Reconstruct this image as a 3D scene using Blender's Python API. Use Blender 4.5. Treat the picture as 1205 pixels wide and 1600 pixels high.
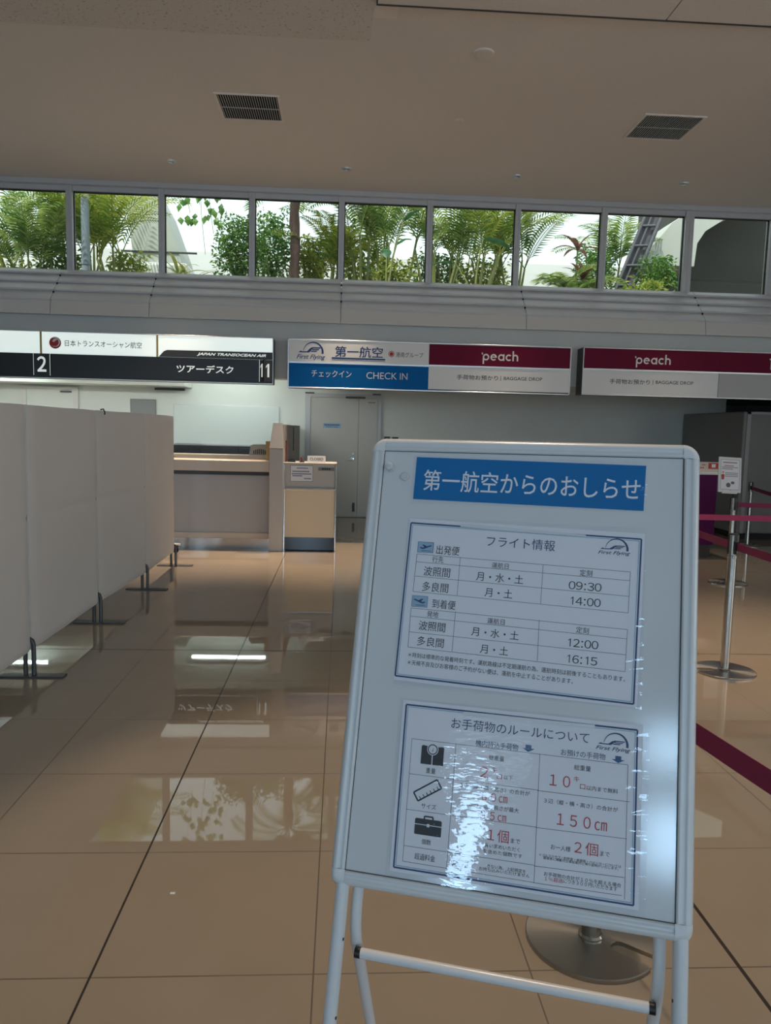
import bpy, bmesh, math, random
from mathutils import Vector, Matrix

random.seed(7)
for o in list(bpy.data.objects):
    bpy.data.objects.remove(o, do_unlink=True)
SC = bpy.context.scene
C = SC.collection
PI = math.pi
R = math.radians


def srgb(r, g, b):
    f = lambda c: (c / 255 / 12.92) if c / 255 <= .04045 else ((c / 255 + .055) / 1.055) ** 2.4
    return (f(r), f(g), f(b))


# ------------------------------------------------------------------ camera
H = 1.483
yaw, pitch, roll = .05801013, -.10582638, .0243395
fw = Vector((math.sin(yaw) * math.cos(pitch), math.cos(yaw) * math.cos(pitch), math.sin(pitch)))
r0 = Vector((math.cos(yaw), -math.sin(yaw), 0))
u0 = r0.cross(fw)
rt = r0 * math.cos(roll) + u0 * math.sin(roll)
up = -r0 * math.sin(roll) + u0 * math.cos(roll)
cam = bpy.data.cameras.new('camera')
cam.sensor_fit = 'VERTICAL'
cam.sensor_height = 36
cam.sensor_width = 27
cam.lens = 27
cam.clip_start = .05
co = bpy.data.objects.new('camera', cam)
C.objects.link(co)
co.matrix_world = Matrix(((rt.x, up.x, -fw.x, 0), (rt.y, up.y, -fw.y, 0), (rt.z, up.z, -fw.z, H), (0, 0, 0, 1)))
SC.camera = co

# ------------------------------------------------------------------ light and exposure
SC.view_settings.view_transform = 'Standard'
SC.view_settings.look = 'None'
SC.view_settings.gamma = 1
SC.view_settings.use_curve_mapping = False
SC.view_settings.exposure = 0
w = bpy.data.worlds.new('sky')
SC.world = w
w.use_nodes = True
bg = w.node_tree.nodes['Background']
bg.inputs[0].default_value = (.86, .95, 1, 1)
bg.inputs[1].default_value = 1.5


def light(name, kind, loc, energy, color, rot=(0, 0, 0), **k):
    l = bpy.data.lights.new(name, kind)
    l.energy = energy
    l.color = color
    for a, b in k.items():
        setattr(l, a, b)
    o = bpy.data.objects.new(name, l)
    C.objects.link(o)
    o.location = loc
    o.rotation_euler = rot
    return o


light('sun', 'SUN', (0, 0, 30), 3.6, (1, .95, .84), (R(32), 0, R(-28)), angle=.02)
DAY = (.44, .71, 1.0)
# daylight through the glazed front of the hall, behind the photographer: (x0, x1, z0, z1, radiance)
FRONT = [(-1.50, -.80, 2.95, 3.45, 20), (-1.50, -.80, 1.75, 2.5, 22), (-4.05, -3.6, 1.2, 2.5, 26), (-4.05, -3.05, 2.6, 3.1, 1.5), (1.4, 6.2, .6, 3.3, 2.2), (-8.6, -6.4, .6, 3.2, 2.2)]
KD = 1.0
for i, (x0, x1, z0, z1, L) in enumerate(FRONT):
    light('daylight', 'AREA', ((x0 + x1) / 2, -7.93, (z0 + z1) / 2), KD * L * PI * (x1 - x0) * (z1 - z0), DAY, (R(90), 0, 0),
          shape='RECTANGLE', size=x1 - x0, size_y=z1 - z0)
# added openings in the unseen side wall, put in to brighten screens and ceiling
SIDE = [(-5.0, -2.2), (-.5, 2.6)]
for y0, y1 in SIDE:
    light('side_fill', 'AREA', (9.93, (y0 + y1) / 2, 1.75), KD * 2.0 * PI * (y1 - y0) * 2.6, (1, .96, .93), (0, R(90), 0), shape='RECTANGLE', size=2.6, size_y=y1 - y0)
WARM = (1, .76, .54)
KW = 1.0
# rows of recessed warm downlights: the row over the counters, and the rows over the sign stand
for x, y, e in [(-2.09, 9.63, 1050), (-.01, 9.63, 1050), (2.065, 9.63, 420), (4.155, 9.63, 200), (.35, 3.4, 110), (2.1, 4.0, 140), (2.7, 5.4, 1150), (4.155, 3.8, 150), (.45, 2.42, 520), (3.1, 1.75, 80)]:
    near = y < 9
    light('downlight_lamp', 'SPOT', (x, y, 4.57), e * KW, WARM, (0 if near else R(-10), 0, 0), spot_size=R((49 if y == 2.42 else 62) if near else 46), spot_blend=.4 if y == 2.42 else 1.0, shadow_soft_size=.04)

# ------------------------------------------------------------------ materials


def mat(name, col, rough=.5, metal=0, spec=.5, var=0, scale=8, bump=0, bscale=60, coat=0, aniso=0, emit=None, es=0):
    m = bpy.data.materials.new(name)
    m.use_nodes = True
    nt = m.node_tree
    p = nt.nodes['Principled BSDF']
    p.inputs['Base Color'].default_value = (*col, 1)
    p.inputs['Roughness'].default_value = rough
    p.inputs['Metallic'].default_value = metal
    p.inputs['Specular IOR Level'].default_value = spec
    p.inputs['Coat Weight'].default_value = coat
    p.inputs['Anisotropic'].default_value = aniso
    tc = nt.nodes.new('ShaderNodeTexCoord')
    if var:
        n = nt.nodes.new('ShaderNodeTexNoise')
        n.inputs['Scale'].default_value = scale
        n.inputs['Detail'].default_value = 4
        nt.links.new(tc.outputs['Object'], n.inputs['Vector'])
        mx = nt.nodes.new('ShaderNodeMix')
        mx.data_type = 'RGBA'
        mx.inputs[6].default_value = (*[c * (1 - var) for c in col], 1)
        mx.inputs[7].default_value = (*[min(1, c * (1 + var)) for c in col], 1)
        nt.links.new(n.outputs['Fac'], mx.inputs[0])
        nt.links.new(mx.outputs[2], p.inputs['Base Color'])
    if bump:
        n = nt.nodes.new('ShaderNodeTexNoise')
        n.inputs['Scale'].default_value = bscale
        n.inputs['Detail'].default_value = 3
        nt.links.new(tc.outputs['Object'], n.inputs['Vector'])
        b = nt.nodes.new('ShaderNodeBump')
        b.inputs['Strength'].default_value = bump
        b.inputs['Distance'].default_value = .01
        nt.links.new(n.outputs['Fac'], b.inputs['Height'])
        nt.links.new(b.outputs[0], p.inputs['Normal'])
    if emit:
        p.inputs['Emission Color'].default_value = (*emit, 1)
        p.inputs['Emission Strength'].default_value = es
    return m


def film_mat(name, tint=(1, 1, 1), rough=.05, ior=1.5, bump=0, sx=1, sy=1, scale=30, dist=.01):
    """Clear sheet: mirrors at grazing angles, lets the rest through."""
    m = bpy.data.materials.new(name)
    m.use_nodes = True
    nt = m.node_tree
    nt.nodes.clear()
    out = nt.nodes.new('ShaderNodeOutputMaterial')
    mix = nt.nodes.new('ShaderNodeMixShader')
    tr = nt.nodes.new('ShaderNodeBsdfTransparent')
    gl = nt.nodes.new('ShaderNodeBsdfGlossy')
    fr = nt.nodes.new('ShaderNodeFresnel')
    ge = nt.nodes.new('ShaderNodeNewGeometry')
    ma = nt.nodes.new('ShaderNodeMath')     # a sheet reflects alike from both of its faces
    ma.operation = 'MULTIPLY_ADD'
    ma.inputs[1].default_value = 1 / ior - ior
    ma.inputs[2].default_value = ior
    nt.links.new(ge.outputs['Backfacing'], ma.inputs[0])
    nt.links.new(ma.outputs[0], fr.inputs[0])
    fr.inputs[0].default_value = ior
    tr.inputs[0].default_value = (*tint, 1)
    gl.inputs['Roughness'].default_value = rough
    nt.links.new(fr.outputs[0], mix.inputs[0])
    nt.links.new(tr.outputs[0], mix.inputs[1])
    nt.links.new(gl.outputs[0], mix.inputs[2])
    nt.links.new(mix.outputs[0], out.inputs[0])
    if bump:
        tc = nt.nodes.new('ShaderNodeTexCoord')
        mp = nt.nodes.new('ShaderNodeMapping')
        mp.inputs['Scale'].default_value = (sx, sy, 1)
        n = nt.nodes.new('ShaderNodeTexNoise')
        n.inputs['Scale'].default_value = scale
        n.inputs['Detail'].default_value = 2
        b = nt.nodes.new('ShaderNodeBump')
        b.inputs['Strength'].default_value = bump
        b.inputs['Distance'].default_value = dist
        nt.links.new(tc.outputs['Object'], mp.inputs[0])
        nt.links.new(mp.outputs[0], n.inputs['Vector'])
        nt.links.new(n.outputs['Fac'], b.inputs['Height'])
        nt.links.new(b.outputs[0], gl.inputs['Normal'])
        nt.links.new(b.outputs[0], fr.inputs['Normal'])
    return m


def leaf_mat(name, c0, c1, trans=.45):
    m = bpy.data.materials.new(name)
    m.use_nodes = True
    nt = m.node_tree
    nt.nodes.clear()
    out = nt.nodes.new('ShaderNodeOutputMaterial')
    g = nt.nodes.new('ShaderNodeNewGeometry')
    mx = nt.nodes.new('ShaderNodeMix')
    mx.data_type = 'RGBA'
    mx.inputs[6].default_value = (*c0, 1)
    mx.inputs[7].default_value = (*c1, 1)
    nt.links.new(g.outputs['Random Per Island'], mx.inputs[0])
    d = nt.nodes.new('ShaderNodeBsdfPrincipled')
    d.inputs['Roughness'].default_value = .4
    t = nt.nodes.new('ShaderNodeBsdfTranslucent')
    ms = nt.nodes.new('ShaderNodeMixShader')
    ms.inputs[0].default_value = trans
    nt.links.new(mx.outputs[2], d.inputs['Base Color'])
    nt.links.new(mx.outputs[2], t.inputs[0])
    nt.links.new(d.outputs[0], ms.inputs[1])
    nt.links.new(t.outputs[0], ms.inputs[2])
    nt.links.new(ms.outputs[0], out.inputs[0])
    return m


def floor_mat():
    """Polished beige porcelain tiles, dark joints; the hall's movement joints are wider and black."""
    m = bpy.data.materials.new('polished_tile')
    m.use_nodes = True
    nt = m.node_tree
    p = nt.nodes['Principled BSDF']
    tc = nt.nodes.new('ShaderNodeTexCoord')
    sep = nt.nodes.new('ShaderNodeSeparateXYZ')
    nt.links.new(tc.outputs['Object'], sep.inputs[0])

    def M(op, a, b=None):
        n = nt.nodes.new('ShaderNodeMath')
        n.operation = op
        for i, v in enumerate((a, b)):
            if v is None:
                continue
            if isinstance(v, (int, float)):
                n.inputs[i].default_value = v
            else:
                nt.links.new(v, n.inputs[i])
        return n.outputs[0]

    def joint(c, off, step, half):
        t = M('DIVIDE', M('SUBTRACT', c, off), step)
        fr = M('ABSOLUTE', M('SUBTRACT', t, M('ROUND', t)))
        return M('LESS_THAN', M('MULTIPLY', fr, step), half)

    def single(c, at, half):
        return M('LESS_THAN', M('ABSOLUTE', M('SUBTRACT', c, at)), half)
    jx = joint(sep.outputs[0], -.053, .6, .0022)
    jy = joint(sep.outputs[1], 1.9607, .6167, .0022)
    thin = M('MAXIMUM', jx, jy)
    wide = M('MAXIMUM', M('MAXIMUM', single(sep.outputs[0], 1.147, .006), single(sep.outputs[1], 5.044, .006)), single(sep.outputs[0], -.653, .0035))
    n = nt.nodes.new('ShaderNodeTexNoise')
    n.inputs['Scale'].default_value = 3
    n.inputs['Detail'].default_value = 5
    nt.links.new(tc.outputs['Object'], n.inputs['Vector'])
    a = nt.nodes.new('ShaderNodeMix')
    a.data_type = 'RGBA'
    a.inputs[6].default_value = (.325, .265, .20, 1)
    a.inputs[7].default_value = (.37, .305, .235, 1)
    nt.links.new(n.outputs['Fac'], a.inputs[0])
    b = nt.nodes.new('ShaderNodeMix')
    b.data_type = 'RGBA'
    b.inputs[7].default_value = (.13, .10, .075, 1)
    nt.links.new(thin, b.inputs[0])
    nt.links.new(a.outputs[2], b.inputs[6])
    c = nt.nodes.new('ShaderNodeMix')
    c.data_type = 'RGBA'
    c.inputs[7].default_value = (.03, .022, .016, 1)
    nt.links.new(wide, c.inputs[0])
    nt.links.new(b.outputs[2], c.inputs[6])
    nt.links.new(c.outputs[2], p.inputs['Base Color'])
    anyj = M('MAXIMUM', thin, wide)
    nt.links.new(M('ADD', M('MULTIPLY', anyj, .5), .02), p.inputs['Roughness'])
    p.inputs['IOR'].default_value = 1.5
    n2 = nt.nodes.new('ShaderNodeTexNoise')
    n2.inputs['Scale'].default_value = 2.2
    nt.links.new(tc.outputs['Object'], n2.inputs['Vector'])
    bp = nt.nodes.new('ShaderNodeBump')
    bp.inputs['Strength'].default_value = .008
    bp.inputs['Distance'].default_value = .02
    nt.links.new(n2.outputs['Fac'], bp.inputs['Height'])
    nt.links.new(bp.outputs[0], p.inputs['Normal'])
    return m


def speckle_mat(name, col, dots, dscale):
    """Mineral-fibre ceiling board with small dark pits."""
    m = mat(name, col, .9)
    nt = m.node_tree
    p = nt.nodes['Principled BSDF']
    tc = nt.nodes.new('ShaderNodeTexCoord')
    n = nt.nodes.new('ShaderNodeTexNoise')
    n.inputs['Scale'].default_value = dscale
    n.inputs['Detail'].default_value = 2
    cr = nt.nodes.new('ShaderNodeValToRGB')
    cr.color_ramp.elements[0].position = .30
    cr.color_ramp.elements[0].color = (*[c * (1 - dots) for c in col], 1)
    cr.color_ramp.elements[1].position = .40
    cr.color_ramp.elements[1].color = (*col, 1)
    nt.links.new(tc.outputs['Object'], n.inputs['Vector'])
    nt.links.new(n.outputs['Fac'], cr.inputs[0])
    nt.links.new(cr.outputs[0], p.inputs['Base Color'])
    return m


def brushed(name, col, rough=.28):
    m = mat(name, col, rough, 1, aniso=.75)
    nt = m.node_tree
    t = nt.nodes.new('ShaderNodeTangent')
    t.direction_type = 'RADIAL'
    t.axis = 'Z'
    nt.links.new(t.outputs[0], nt.nodes['Principled BSDF'].inputs['Tangent'])
    return m


FLOOR = floor_mat()
CEIL = speckle_mat('ceiling_board', (.80, .745, .70), .10, 60)
CEIL_PIT = speckle_mat('ceiling_board_pitted', (.74, .685, .635), .35, 45)
CEIL_PATCH = mat('ceiling_patch_paint', (.86, .80, .75), .8)
WALL = mat('wall_paint', (.72, .71, .68), .6, var=.03, scale=3)
WALL_OFFICE = mat('office_wall_paint', (.74, .76, .72), .6, var=.02, scale=3)
FLASH = mat('grey_flashing', (.66, .65, .66), .38, var=.04, scale=4)
CREAM = mat('cream_band', (.74, .71, .67), .3)
ALU = mat('window_aluminium', (.60, .60, .62), .4, .3)
ALU_LIGHT = mat('silver_trim', (.72, .73, .74), .3, .6)
WHITE_POWDER = mat('white_powder_coat', (.70, .70, .71), .25, bump=.02, bscale=300)
WHITE_SHEET = mat('white_enamel_sheet', (.68, .685, .70), .10, bump=.01, bscale=420)
PLASTIC_W = mat('white_corner_plastic', (.74, .74, .75), .35)
BLACK = mat('black_plastic', (.012, .012, .013), .4)
DARK = mat('dark_void', (.006, .006, .006), .9)
RUBBER = mat('black_rubber', (.02, .02, .02), .8)
CHROME = mat('chrome', (.75, .74, .73), .12, 1)
STEEL = brushed('brushed_steel', (.40, .38, .355), .32)
STEEL_POST = mat('steel_post', (.48, .455, .42), .18, 1)
GLASS = film_mat('window_glass', (.93, .97, .95), .0, 1.5)
FILM = film_mat('laminate_film', (.985, .985, 1), .035, 1.5, bump=.10, sx=.45, sy=1.5, scale=95, dist=.003)
TAPE = mat('clear_tape', (.70, .70, .72), .2, var=.05, scale=40)
PAPER = mat('white_paper', (.83, .81, .84), .5)
INK = mat('black_ink', (.02, .02, .025), .5)
INK_NAVY = mat('navy_ink', (.02, .055, .16), .5)
INK_BLUE = mat('blue_ink', (.30, .47, .60), .5)
INK_RED = mat('red_ink', (.50, .05, .05), .5)
INK_WHITE = mat('white_ink', (.85, .85, .86), .5)
BLUE_PAPER = mat('blue_paper', (.0, .17, .45), .6, spec=.1, var=.03)
FABRIC = mat('grey_white_fabric', (.80, .775, .765), .9, var=.02, scale=3, bump=.12, bscale=500)
SCREEN_METAL = mat('screen_foot_metal', (.10, .105, .11), .4, .6)
SIGN_WHITE = mat('sign_white', (.82, .82, .81), .35)
SIGN_GREY = mat('sign_pale_grey', (.46, .455, .44), .35)
SIGN_BLUE = mat('sign_blue', (.0, .13, .42), .55, spec=.15)
SIGN_MAROON = mat('sign_maroon', (.16, .006, .035), .55, spec=.15)
SIGN_BLACK = mat('sign_black', (.016, .016, .018), .35)
SIGN_DARKGREY = mat('sign_dark_grey', (.05, .05, .052), .4)
SIGN_LIT = mat('lit_sign_face', (.7, .72, .7), .4, emit=(.80, .92, .88), es=.72)
GOLD = mat('gold_strip', (.45, .30, .10), .35, .5)
LOGO_RED = mat('logo_red', (.45, .02, .02), .5)
NAVY = mat('logo_navy', (.015, .05, .20), .5)
LETTER_LIT = mat('lit_letter', (.8, .8, .78), .5, emit=(.9, 1, .95), es=.5)
LETTER_W = mat('letter_white', (.80, .79, .78), .5)
LETTER_K = mat('letter_black', (.03, .03, .03), .5)
DOOR = mat('door_paint', (.53, .515, .48), .45)
DOOR_FRAME = mat('door_frame_grey', (.46, .46, .46), .4, .2)
COUNTER_FRONT = mat('counter_grey_laminate', (.50, .49, .50), .4, var=.02)
COUNTER_EDGE = mat('counter_edge', (.72, .62, .53), .3)
COUNTER_LEDGE = mat('counter_ledge_grey', (.36, .36, .34), .5)
KICK = mat('steel_kick', (.42, .38, .34), .2, .9)
END_PANEL = mat('end_panel_grey', (.56, .53, .51), .5)
PART_SIDE = mat('partition_grey', (.36, .35, .33), .6)
KIOSK_UP = mat('kiosk_grey', (.54, .51, .47), .5)
KIOSK_LOW = mat('kiosk_beige', (.80, .66, .47), .5)
KIOSK_KICK = mat('kiosk_kick_black', (.02, .022, .025), .15)
BELT = mat('magenta_belt', (.26, .02, .085), .7, bump=.1, bscale=300)
PURPLE = mat('purple_panel', (.095, .001, .07), .55, spec=.2)
CABINET = mat('grey_steel_panel', (.22, .212, .20), .4, var=.02)
TAN = mat('tan_card', (.52, .40, .20), .7)
PRINTER = mat('grey_plastic', (.34, .36, .36), .5)
GREY_BOARD = mat('pin_board_grey', (.28, .285, .29), .8)
TUBE = mat('fluorescent_tube', (.9, .9, .9), .4, emit=(.82, 1, .93), es=15)
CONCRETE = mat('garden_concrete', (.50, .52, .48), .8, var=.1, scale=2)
DARK_TONE = mat('dark_tone', (.065, .068, .06), .85, var=.2, scale=2)  # near-black colour holds the shade inside the annex
WHITE_RENDER = mat('white_render', (.85, .86, .86), .8, var=.04, scale=2)
SOIL = mat('soil', (.10, .075, .05), .95, var=.3)
PIPE = mat('grey_blue_pipe', (.34, .40, .47), .4)
TRUSS = mat('weathered_timber_grey', (.13, .13, .155), .7, var=.25, scale=12)
BARK = mat('palm_bark', (.16, .10, .085), .9, var=.5, scale=30, bump=.6, bscale=40)
CANE = mat('palm_cane', (.30, .33, .12), .6, var=.3, scale=10)
LEAF_AR = leaf_mat('palm_leaf', (.07, .19, .03), (.48, .56, .17), .45)
LEAF_DK = leaf_mat('bush_leaf', (.05, .16, .03), (.22, .42, .09), .4)
LEAF_YG = leaf_mat('yellow_green_leaf', (.14, .27, .03), (.62, .62, .13), .45)
LEAF_BIG = leaf_mat('big_leaf', (.03, .12, .06), (.07, .20, .09), .3)
LEAF_PU = leaf_mat('purple_leaf', (.17, .06, .07), (.30, .16, .12), .35)
LEAF_ST = leaf_mat('striped_leaf', (.16, .28, .08), (.52, .46, .14), .4)

# ------------------------------------------------------------------ building helpers


class MB:
    def __init__(s):
        s.v, s.f, s.sm = [], [], []

    def add(s, vs, fs, smooth=False):
        b = len(s.v)
        s.v += [tuple(p) for p in vs]
        for f in fs:
            s.f.append([b + i for i in f])
            s.sm.append(smooth)
        return s

    def box(s, x0, x1, y0, y1, z0, z1, M=None):
        vs = [Vector((x, y, z)) for x in (x0, x1) for y in (y0, y1) for z in (z0, z1)]
        if M is not None:
            vs = [M @ p for p in vs]
        return s.add(vs, [(0, 1, 3, 2), (4, 6, 7, 5), (0, 4, 5, 1), (2, 3, 7, 6), (0, 2, 6, 4), (1, 5, 7, 3)])

    def bbox(s, x0, x1, y0, y1, z0, z1, r=.005, seg=2, M=None):
        """box with rounded edges"""
        bm = bmesh.new()
        bmesh.ops.create_cube(bm, size=1)
        for p in bm.verts:
            p.co = Vector(((x0 + x1) / 2 + p.co.x * (x1 - x0), (y0 + y1) / 2 + p.co.y * (y1 - y0), (z0 + z1) / 2 + p.co.z * (z1 - z0)))
        bmesh.ops.bevel(bm, geom=list(bm.edges), offset=r, segments=seg, affect='EDGES', profile=.5)
        bm.verts.index_update()
        vs = [p.co.copy() if M is None else M @ p.co for p in bm.verts]
        s.add(vs, [[q.index for q in f.verts] for f in bm.faces])
        bm.free()
        return s

    def prism(s, poly, ax, a, b, smooth=False):
        """poly in the plane across axis ax ('x': (y,z), 'y': (x,z), 'z': (x,y)), extruded from a to b"""
        def pt(p, t):
            return {'x': (t, p[0], p[1]), 'y': (p[0], t, p[1]), 'z': (p[0], p[1], t)}[ax]
        n = len(poly)
        vs = [pt(p, a) for p in poly] + [pt(p, b) for p in poly]
        s.add(vs, [list(range(n))[::-1], list(range(n, 2 * n))])
        s.add(vs, [(i, (i + 1) % n, n + (i + 1) % n, n + i) for i in range(n)], smooth)
        return s

    def tube(s, pts, r, n=12, caps=True):
        pts = [Vector(p) for p in pts]
        rs = r if isinstance(r, (list, tuple)) else [r] * len(pts)
        rings = []
        prev = None
        for i, p in enumerate(pts):
            d = (pts[min(i + 1, len(pts) - 1)] - pts[max(i - 1, 0)]).normalized()
            if prev is None:
                a = d.orthogonal().normalized()
            else:
                a = (prev - d * prev.dot(d)).normalized()
            prev = a
            b = d.cross(a)
            rings.append([p + (a * math.cos(2 * PI * k / n) + b * math.sin(2 * PI * k / n)) * rs[i] for k in range(n)])
        vs = [q for ring in rings for q in ring]
        fs = [(i * n + k, i * n + (k + 1) % n, (i + 1) * n + (k + 1) % n, (i + 1) * n + k) for i in range(len(pts) - 1) for k in range(n)]
        s.add(vs, fs, True)
        if caps:
            s.add(rings[0], [list(range(n))[::-1]])
            s.add(rings[-1], [list(range(n))])
        return s

    def lathe(s, prof, n=32, cx=0, cy=0, cz=0, smooth=True):
        """prof: (r, z) pairs from bottom to top"""
        runs, cur = [], [prof[0]]
        for i in range(1, len(prof)):          # break the shading at sharp turns of the profile
            cur.append(prof[i])
            if i < len(prof) - 1:
                d0 = Vector((prof[i][0] - prof[i - 1][0], prof[i][1] - prof[i - 1][1]))
                d1 = Vector((prof[i + 1][0] - prof[i][0], prof[i + 1][1] - prof[i][1]))
                if d0.length > 1e-9 and d1.length > 1e-9 and d0.angle(d1) > R(38):
                    runs.append(cur)
                    cur = [prof[i]]
        runs.append(cur)
        ringv = lambda r, z: [(cx + r * math.cos(2 * PI * k / n), cy + r * math.sin(2 * PI * k / n), cz + z) for k in range(n)]
        for run in runs:
            vs = [p for r, z in run for p in ringv(r, z)]
            s.add(vs, [(i * n + k, i * n + (k + 1) % n, (i + 1) * n + (k + 1) % n, (i + 1) * n + k) for i in range(len(run) - 1) for k in range(n)], smooth)
        s.add(ringv(*prof[0]), [list(range(n))[::-1]])
        s.add(ringv(*prof[-1]), [list(range(n))])
        return s

    def disc(s, f, cx, cy, rx, ry, z, n=28):
        s.add([f(cx + rx * math.cos(2 * PI * k / n), cy + ry * math.sin(2 * PI * k / n), z) for k in range(n)], [list(range(n))])
        return s

    def ring(s, f, cx, cy, r1, r0, z, a0=0, a1=360, n=32, taper=None):
        vs = []
        for k in range(n + 1):
            t = k / n
            a = R(a0 + (a1 - a0) * t)
            ri = r0 if taper is None else taper(t)
            vs += [f(cx + r1 * math.cos(a), cy + r1 * math.sin(a), z), f(cx + ri * math.cos(a), cy + ri * math.sin(a), z)]
        return s.add(vs, [(2 * k, 2 * k + 1, 2 * k + 3, 2 * k + 2) for k in range(n)])

    def poly(s, f, pts, z):
        return s.add([f(x, y, z) for x, y in pts], [list(range(len(pts)))])

    def line(s, f, x0, y0, x1, y1, wd, z):
        d = Vector((x1 - x0, y1 - y0))
        n = Vector((-d.y, d.x)).normalized() * wd / 2
        return s.poly(f, [(x0 + n.x, y0 + n.y), (x0 - n.x, y0 - n.y), (x1 - n.x, y1 - n.y), (x1 + n.x, y1 + n.y)], z)

    def text(s, f, body, cx, cy, wd, ht, z, bold=0, shear=0, ang=0):
        """lettering fitted into a box of wd x ht centred on (cx, cy) of the plane f"""
        vs, fs = glyphs(body, bold, shear)
        xs = [p[0] for p in vs]
        ys = [p[1] for p in vs]
        x0, x1, y0, y1 = min(xs), max(xs), min(ys), max(ys)
        sx = wd / max(x1 - x0, 1e-6)
        sy = sx if ht is None else ht / max(y1 - y0, 1e-6)
        ca, sa = math.cos(R(ang)), math.sin(R(ang))
        out = []
        for x, y in vs:
            a, b = (x - (x0 + x1) / 2) * sx, (y - (y0 + y1) / 2) * sy
            out.append(f(cx + a * ca - b * sa, cy + a * sa + b * ca, z))
        return s.add(out, fs)

    def build(s, name, m, parent=None, loc=None, weld=False):
        me = bpy.data.meshes.new(name)
        me.from_pydata([tuple(p) for p in s.v], [], s.f)
        me.polygons.foreach_set('use_smooth', s.sm)
        if weld:
            bm = bmesh.new()
            bm.from_mesh(me)
            bmesh.ops.remove_doubles(bm, verts=bm.verts, dist=1e-5)
            bm.to_mesh(me)
            bm.free()
        me.materials.append(m)
        me.update()
        o = bpy.data.objects.new(name, me)
        C.objects.link(o)
        if parent is not None:
            o.parent = parent
        if loc is not None:
            o.location = loc
        return o


_G = {}


def glyphs(body, bold=0, shear=0):
    k = (body, bold, shear)
    if k not in _G:
        c = bpy.data.curves.new('letters', 'FONT')
        c.body = body
        c.resolution_u = 3
        c.offset = bold
        c.shear = shear
        o = bpy.data.objects.new('letters', c)
        C.objects.link(o)
        dg = bpy.context.evaluated_depsgraph_get()
        me = bpy.data.meshes.new_from_object(o.evaluated_get(dg))
        _G[k] = ([(p.co.x, p.co.y) for p in me.vertices], [list(q.vertices) for q in me.polygons])
        bpy.data.objects.remove(o)
        bpy.data.curves.remove(c)
        bpy.data.meshes.remove(me)
    return _G[k]


def tag(o, label, cat, group=None):
    o['label'] = label
    o['category'] = cat
    if group:
        o['group'] = group
    return o


def thing(name, label, cat, loc=(0, 0, 0), group=None, rz=0):
    o = bpy.data.objects.new(name, None)
    o.empty_display_size = .1
    C.objects.link(o)
    o.location = loc
    o.rotation_euler = (0, 0, rz)
    return tag(o, label, cat, group)


def struct(name, mb, m, parent=None):
    o = mb.build(name, m, parent)
    if parent is None:
        o['kind'] = 'structure'
    return o


def copy_tree(o, parent=None):
    c = o.copy()
    C.objects.link(c)
    if parent is not None:
        c.parent = parent
    for ch in list(o.children):
        copy_tree(ch, c)
    return c


def at_front(y0, ox=0, oz=0):
    """a plane facing the hall (towards -Y) at depth y0: f(x, z, height off the plane)"""
    return lambda x, z, h: (x - ox, y0 - h, z - oz)


# ------------------------------------------------------------------ room shell
XL, XR, YB, YF, ZC = -9.0, 10.0, -8.0, 10.6, 4.6
struct('floor', MB().box(XL, XR, YB, 16.5, -.12, 0), FLOOR)
mb = MB().box(XL - .2, XR + .2, YB - .2, YF + .18, ZC, ZC + .3)
struct('ceiling', mb, CEIL)
struct('trim_1', MB().box(XL, .17, YB, 6.56, ZC - .006, ZC), CEIL_PIT)            # pitted board field
struct('trim_2', MB().box(.20, 2.345, YB, 5.95, ZC - .03, ZC).box(2.355, XR, YB, 5.95, ZC - .03, ZC), CEIL)  # lowered field
struct('trim_3', MB().box(.19, XR, 5.95, 5.968, ZC - .034, ZC), SIGN_DARKGREY)
struct('trim_4', MB().box(.18, .355, 5.985, 6.195, ZC - .004, ZC), CEIL_PATCH)
struct('wall_left', MB().box(XL - .2, XL, YB - .2, 13.3, 0, ZC), WALL)
mb = MB().box(XR, XR + .2, YB - .2, SIDE[0][0], 0, ZC).box(XR, XR + .2, SIDE[-1][1], 16.7, 0, ZC).box(XR, XR + .2, SIDE[0][0], SIDE[-1][1], 0, .4).box(XR, XR + .2, SIDE[0][0], SIDE[-1][1], 3.1, ZC)
for (a, b), (c, d) in zip(SIDE[:-1], SIDE[1:]):
    mb.box(XR, XR + .2, b, c, .4, 3.1)
struct('wall_right', mb, WALL)
for i, (y0, y1) in enumerate(SIDE):
    struct('window_%d' % (i + 30), MB().box(XR + .08, XR + .088, y0, y1, .4, 3.1), GLASS)  # panes of the added fill-light openings
# wall behind the photographer, with the glazed openings the daylight enters by
mb = MB()
xs_ = sorted({XL, XR} | {v for e in FRONT for v in e[:2]})
zs_ = sorted({0, ZC} | {v for e in FRONT for v in e[2:4]})
for a, b in zip(xs_[:-1], xs_[1:]):
    for c, d in zip(zs_[:-1], zs_[1:]):
        if not any(e[0] <= a and b <= e[1] and e[2] <= c and d <= e[3] for e in FRONT):
            mb.box(a, b, YB - .2, YB, c, d)
edges = FRONT
struct('wall_front', mb, WALL)
for i, (x0, x1, z0, z1, L) in enumerate(edges):
    struct('window_%d' % (i + 10), MB().box(x0, x1, YB - .12, YB - .10, z0, z1), GLASS)

# facade over the check-in hall: stepped flashing under the clerestory
W0 = 10.50
prof = [(10.50, 3.455), (10.50, 3.40), (10.38, 3.272), (10.25, 3.145), (10.10, 3.0)]
segx = [XL, -6.14, -3.69, -2.47, -.05, 2.36, 4.75, 7.2, XR]


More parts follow.
